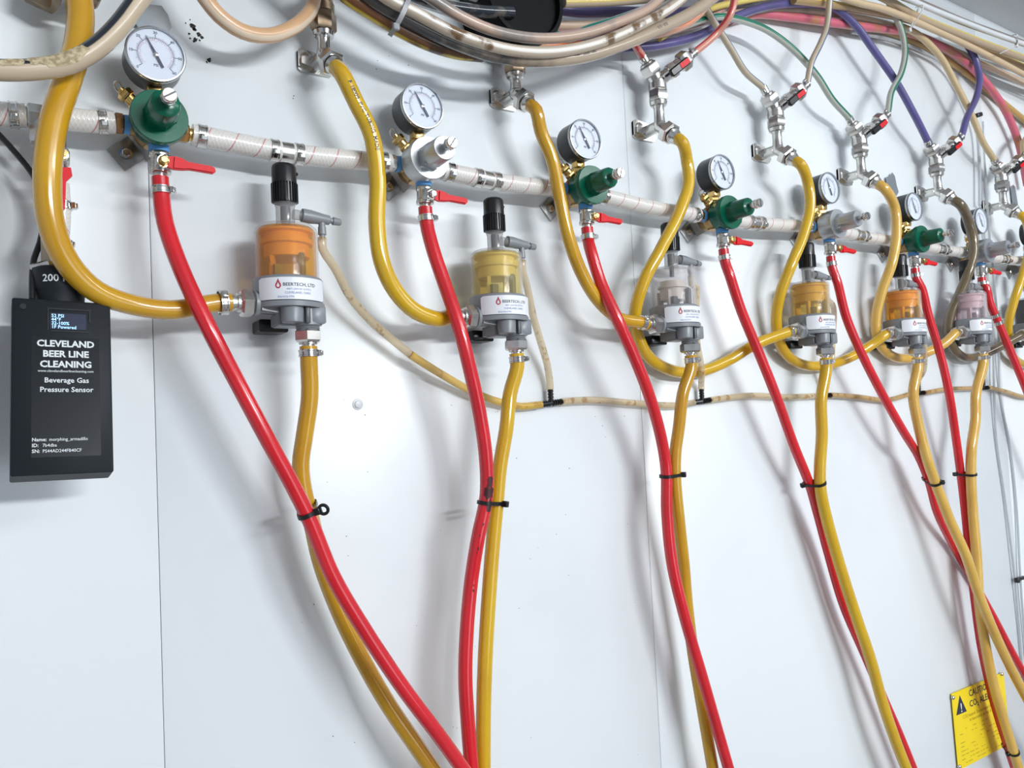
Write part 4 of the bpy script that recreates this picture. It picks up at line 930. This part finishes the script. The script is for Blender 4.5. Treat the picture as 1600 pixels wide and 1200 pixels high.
# spare hanger tabs
def tab(pts, lab, d=3, th=1.6, bend=6):
    q = [P(x, y, d) for x, y in pts]; O = q[0]; n = len(q); mb = MB()
    vs = [p for p in q]+[p-np.array([0, th, 0]) for p in q]
    mb.add(vs, [tuple(range(n)), tuple(range(2*n-1, n-1, -1))]+[(k, n+k, n+(k+1) % n, (k+1) % n) for k in range(n)])
    o = mb.build('hanger_tab', M['tabm'], None, O); tag(o, lab, 'bracket', 'loose metal tabs on the wall')
M['tabm'] = mat('grey_sheet_metal', (.36, .40, .44), .28, .7, bump=(60, .3))
tab([(213, 14), (232, 8), (252, 10), (262, 24), (268, 44), (258, 60), (222, 52), (209, 34)], 'bent grey sheet metal tab above the nearest gauge', 4)
tab([(1384, 277), (1390, 275), (1393, 270), (1397, 275), (1400, 290), (1403, 300), (1400, 306), (1392, 298), (1386, 288)], 'small grey metal tab left of the green regulator gauge in the distance', 4)
tab([(1579, 292), (1582, 289), (1585, 292), (1592, 336), (1586, 338), (1582, 318)], 'narrow grey metal tab at the right edge', 4)

# ------------------------------------------------------------------ pressure sensor at the left
SX = P(97, 255, 38)
t = thing('ball_valve', 'small nickel ball valve with red lever pointing down, behind the amber hose', 'valve', (SX[0], 0, SX[2]))
b = MB(); b.lathe(V(-3, 34, 14), (0, 0, -1), [(0, 8), (2, 9.5), (14, 9.5), (16, 8), (24, 8.5), (26, 7)], 14); b.cyl(V(-3, 34, 8), V(0, 50, 4), 5, n=12); b.box(V(-2, 42, 5), (13, 14, 12), None, 1)
b.cyl(V(-3, 34, 30), V(-3, 34, 12), 7)
vb = b.build('valve_body', M['nickel'], t)
MB().lathe(V(0, 49, 4), (0, -1, 0), [(0, 5), (3, 5), (3.3, 3), (4.5, 2.6)], 6).build('stem_nut', M['brass'], vb)
out = [(-7, -8), (6, -7), (7, -14), (2, -20), (1, -44), (-2, -47), (-6, -46), (-7, -20)]
MB().prism(out, 47, 51).build('lever_handle', M['red'], vb)
hose('braided_hose', [P(93, 287, 36), P(95, 330, 36), P(92, 372, 38), P(82, 400, 42)], 8.0, 'braid', 'short braided hose between the small ball valve and the pressure sensor', 'hose', clamps=(20, 54), ear=(1, -.3, 0))
tr = P(90, 443, 46)
t = thing('pressure_transducer', 'black pressure transducer marked 200 PSI above the sensor box', 'sensor', (tr[0], 0, tr[2]))
c = lambda x, d, z: V(x, 46+d, z)
MB().box(c(-5, 0, 27), (14, 12, 26), None, 1).build('adapter_block', M['beige'], t)
MB().hex(c(-5, 0, 18), c(-3, 0, 8), 18, .15).build('hex_nut', M['nickel'], t)
b = MB(); b.lathe(c(1, 2, 13), (0, 0, -1), [(0, 17), (2, 21), (19, 21), (21, 20), (34, 19)], 36); hb = b.build('sensor_housing', M['blackmatte'], t)
def wr(x, z): a = x/21.3-.42; return c(1+math.sin(a)*21.4, 2+math.cos(a)*21.4, z)
MB().text('200 PSI', 8.6, lambda x, z: wr(x+8, z-2), offset=.12).build('lettering', M['white'], hb)
# sensor box, tipped forward at the bottom
bc = P(95, 482, 50)
t = thing('sensor_box', 'black beer gas pressure sensor box with small lit screen, hanging at the left', 'sensor box', bc)
t.rotation_euler = (math.radians(-12), math.radians(1.6), math.radians(1)); t.scale = (.915, .9, .945)
BW, BH, BD = 79, 158, 34
b = MB(); b.box(V(0, 5, -BH/2), (BW, BD, BH), None, 1.2); cs = b.build('case', M['blackmatte'], t)
fd = 5+BD/2
b = MB(); b.cyl(V(-31, fd, -8), V(-31, fd+.5, -8), 2.6, n=16); b.build('button', M['black'], t)
b = MB()
for cx_, cz_, sx_, sz_ in ((6, -8.5, 35, 1.2), (6, -29.5, 31, 1), (-11.5, -18, 1, 22), (22, -14, 1.2, 12)):
    b.box(V(cx_, fd+.3, cz_), (sx_, .8, sz_))
b.build('screen_frame', M['black'], t)
sc_ = MB().box(V(4.5, fd+.15, -20), (29, .5, 15)).build('screen', M['screen'], t)
b = MB()
for k, s_ in enumerate(('52 PSI', '44°F', '32-100%', '1F Powered')):
    b.text(s_, 4.3, lambda x, z: V(-9+x, fd+.5, -16.5-k*3.5+z), align='LEFT', offset=.04, narrow=.95)
b.build('lettering', M['led'], sc_)
st = MB().box(V(2.5, fd+.15, -89), (54, .3, 108)).build('front_label', M['blacklabel'], t)
b = MB(); F_ = lambda cx_, cz_: (lambda x, z: V(cx_+x, fd+.45, cz_+z))
b.text('CLEVELAND', 8.2, F_(2.5, -44), offset=.28, narrow=1.02); b.text('BEER LINE', 8.2, F_(2.5, -53.5), offset=.28, narrow=1.0); b.text('CLEANING', 8.2, F_(2.5, -63), offset=.28, narrow=1.02)
b.text('www.clevelandbeerlinecleaning.com', 3.1, F_(2.5, -67.5), offset=.02, narrow=.98)
b.text('Beverage Gas', 6.4, F_(3, -77), offset=.1); b.text('Pressure Sensor', 6.4, F_(3, -85.5), offset=.1)
for k, (s1, s2) in enumerate((('Name:', 'morphing_armadillo'), ('ID:', '7b4dba'), ('SN:', 'PS44AD244FB40CF'))):
    b.text(s1, 4.2, F_(-24, -129-k*5), align='LEFT', offset=.08); b.text(s2, 4.0, F_(-24+(13 if k == 0 else 8), -129-k*5), align='LEFT', offset=.02, narrow=.93)
b.build('lettering', M['white'], st)
hose('sensor_cable', [(-30, 182, 24), (0, 212, 26), (28, 243, 28), (52, 274, 30), (66, 310, 32), (68, 345, 34), (62, 380, 40), (53, 405, 46), (50, 435, 54), (50, 468, 60)], 2.6, 'black', 'thin black cable curving behind the amber hose into the sensor box', 'cable', n=10)

# ------------------------------------------------------------------ right edge: clear cables, clip, sign
hose('clear_cable', [(1531, 320, 8), (1541, 430, 8), (1551, 520, 8), (1553, 600, 8), (1556, 680, 4), (1570, 780, 4), (1584, 890, 6), (1592, 980, 4), (1600, 1080, 3)], 2.4, 'wire', 'thin clear cable hanging down the right edge, left of two', 'cable', 'clear cables at the right edge', n=8)
hose('clear_cable', [(1536, 190, 12), (1543, 330, 10), (1552, 430, 12), (1560, 520, 10), (1562, 610, 3), (1578, 700, 3), (1588, 790, 4), (1594, 900, 6), (1601, 1000, 4), (1608, 1100, 3)], 2.4, 'wire', 'thin clear cable crossing to the right edge, right of two', 'cable', 'clear cables at the right edge', n=8)
O = P(1594, 904, 8); tt = thing('cable_tie', 'black cable tie around the clear cables at the right edge', 'cable tie', O)
MB().box((0, 0, 0), (40, 9, 6), None, 1).build('strap', M['tie'], tt); MB().box((-20, -3, 0), (8, 9, 10), None, 1).build('tie_head', M['tie'], tt)
O = P(1528, 180, 30); tt = thing('cable_clip', 'small black clip beside the purple tube at the upper right', 'clip', O)
MB().box((0, 0, 0), (20, 12, 9), np.array([[.95, 0, -.3], [0, 1, 0], [.3, 0, .95]]), 1.4).build('clip_body', M['tie'], tt); MB().cyl((2, 4, 0), (2, 30, 0), 3).build('clip_stem', M['tie'], tt)

s1, s2, s3 = P(1485, 1084, 2), P(1567, 1050, 2), P(1496, 1204, 2)
wv = s2-s1; Wd = np.linalg.norm(wv); ux = nrm(wv); uz = nrm(s3-s1); Hd = np.linalg.norm(s3-s1)
t = thing('caution_sign', 'yellow CO2 caution card pinned to the wall at the lower right', 'sign', s1)
Sg = lambda x, z: ux*x+uz*z
vs = []; fs = []; n = 10
for k in range(n+1):
    for j in range(n+1):
        u = k/n; v_ = j/n; vs.append(Sg(u*Wd, v_*Hd)+V(0, 1.5+2.5*math.sin(PI*u)*math.sin(PI*v_*1.0), 0))
for k in range(n):
    for j in range(n): a = k*(n+1)+j; fs.append((a, a+n+1, a+n+2, a+1))
m0 = len(vs); vs2 = [v-V(0, .6, 0) for v in vs]
b = MB(); b.add(vs, fs); b.add(vs2, [f[::-1] for f in fs]); card = b.build('card', M['sign'], t)
def sp_(x, z): u = x/Wd; v_ = z/Hd; return Sg(x, z)+V(0, 1.8+2.5*math.sin(PI*min(1, max(0, u)))*math.sin(PI*min(1, max(0, v_))), 0)
b = MB(); k_ = Wd/100
b.text('CAUTION', 8.4*k_, lambda x, z: sp_(30*k_+x, 9*k_-z), align='LEFT', offset=.12*k_, narrow=1.05); b.text('CO', 8.4*k_, lambda x, z: sp_(29*k_+x, 18.5*k_-z), align='LEFT', offset=.12*k_, narrow=1.05)
b.text('2', 5.4*k_, lambda x, z: sp_(42.5*k_+x, 20*k_-z), align='LEFT', offset=.08*k_); b.text('ALERT', 8.4*k_, lambda x, z: sp_(48*k_+x, 18.5*k_-z), align='LEFT', offset=.12*k_, narrow=1.05)
b.add([sp_(14*k_, 4*k_), sp_(5*k_, 21*k_), sp_(23*k_, 21*k_)], [(0, 1, 2)])
b.build('lettering', M['ink'], card)
b = MB()
b.text('CO2 hazard. Do not enter or stay', 4.4*k_, lambda x, z: sp_(46*k_+x, 26.5*k_-z)); b.text('in basements on top of the', 4.4*k_, lambda x, z: sp_(50*k_+x, 31*k_-z))
rnd = random.Random(2)
for k in range(9):
    z0 = (35.5+k*3.9)*k_; x0 = 8*k_
    if z0 > Hd-4: break
    while x0 < 88*k_:
        L_ = rnd.uniform(2, 8)*k_
        if rnd.random() < .5: b.add([sp_(x0, z0), sp_(x0+L_, z0), sp_(x0+L_, z0+.6*k_), sp_(x0, z0+.6*k_)], [(0, 3, 2, 1)])
        x0 += L_+2*k_
b.build('small_print', mat('brown_print', (.42, .30, .02), .6), card)
b = MB(); b.text('!', 11.5*k_, lambda x, z: V(0, .3, 0)+sp_(14.3*k_+x, 19.6*k_-z), offset=.2*k_); b.build('exclamation_mark', M['label'], card)
for px, py in ((1489, 1090), (1565, 1053), (1499, 1198)):
    MB().sphere(P(px, py, 5)-s1, 4.2, 12, (1, .8, 1)).build('push_pin', M['nickel'], t)

# ------------------------------------------------------------------ marks on the wall
p = P(559, 632, 0); o = MB()
o.lathe(p, (0, -1, 0), [(0, 6.5), (1, 6.2), (1.3, 4.4), (2.6, 4), (3, 2)], 20)
o = o.build('wall_plug', mat('white_plug', (.62, .64, .66), .35), None, p); tag(o, 'small white plastic plug in the wall left of the second red hose', 'plug')
def chips(spots, lab, seed):
    rnd = random.Random(seed); O = P(*spots[0][:2], 0); mb = MB()
    for (px, py, s_) in spots:
        c_ = P(px, py, 0); n = 9
        vs = [c_+V(math.cos(2*PI*k/n)*s_*rnd.uniform(.4, 1.2), .4, math.sin(2*PI*k/n)*s_*rnd.uniform(.4, 1.2)) for k in range(n)]
        mb.add(vs+[v+V(0, -.39, 0) for v in vs], [tuple(range(n))[::-1], tuple(range(n, 2*n))]+[(k, (k+1) % n, n+(k+1) % n, n+k) for k in range(n)])
    o = mb.build('paint_chip', M['dirtblack'], None, O); tag(o, lab, 'stain', kind='stuff')
chips([(302, 42, 3.6), (298, 39, 2.2), (304, 46, 2), (311, 54, 3), (306, 62, 2.4), (315, 59, 2), (296, 53, 1.4), (297, 60, 1.3), (290, 36, .9), (297, 31, .8), (303, 65, 1.4), (312, 63, 1.2)], 'cluster of black chipped spots right of the nearest gauge', 1)
chips([(326, 94, 2.2), (323, 97, 1.3), (328, 92, 1)], 'single small black chip below the black spots', 2)
rnd = random.Random(9)
chips([(rnd.uniform(420, 1000), rnd.uniform(620, 1180), rnd.uniform(.35, .75)) for _ in range(46)]+[(590, 95, .6), (588, 108, .7), (638, 102, .7), (459, 150, .8), (458, 154, .6), (608, 88, .5)], 'fine grey specks scattered over the white wall', 3)
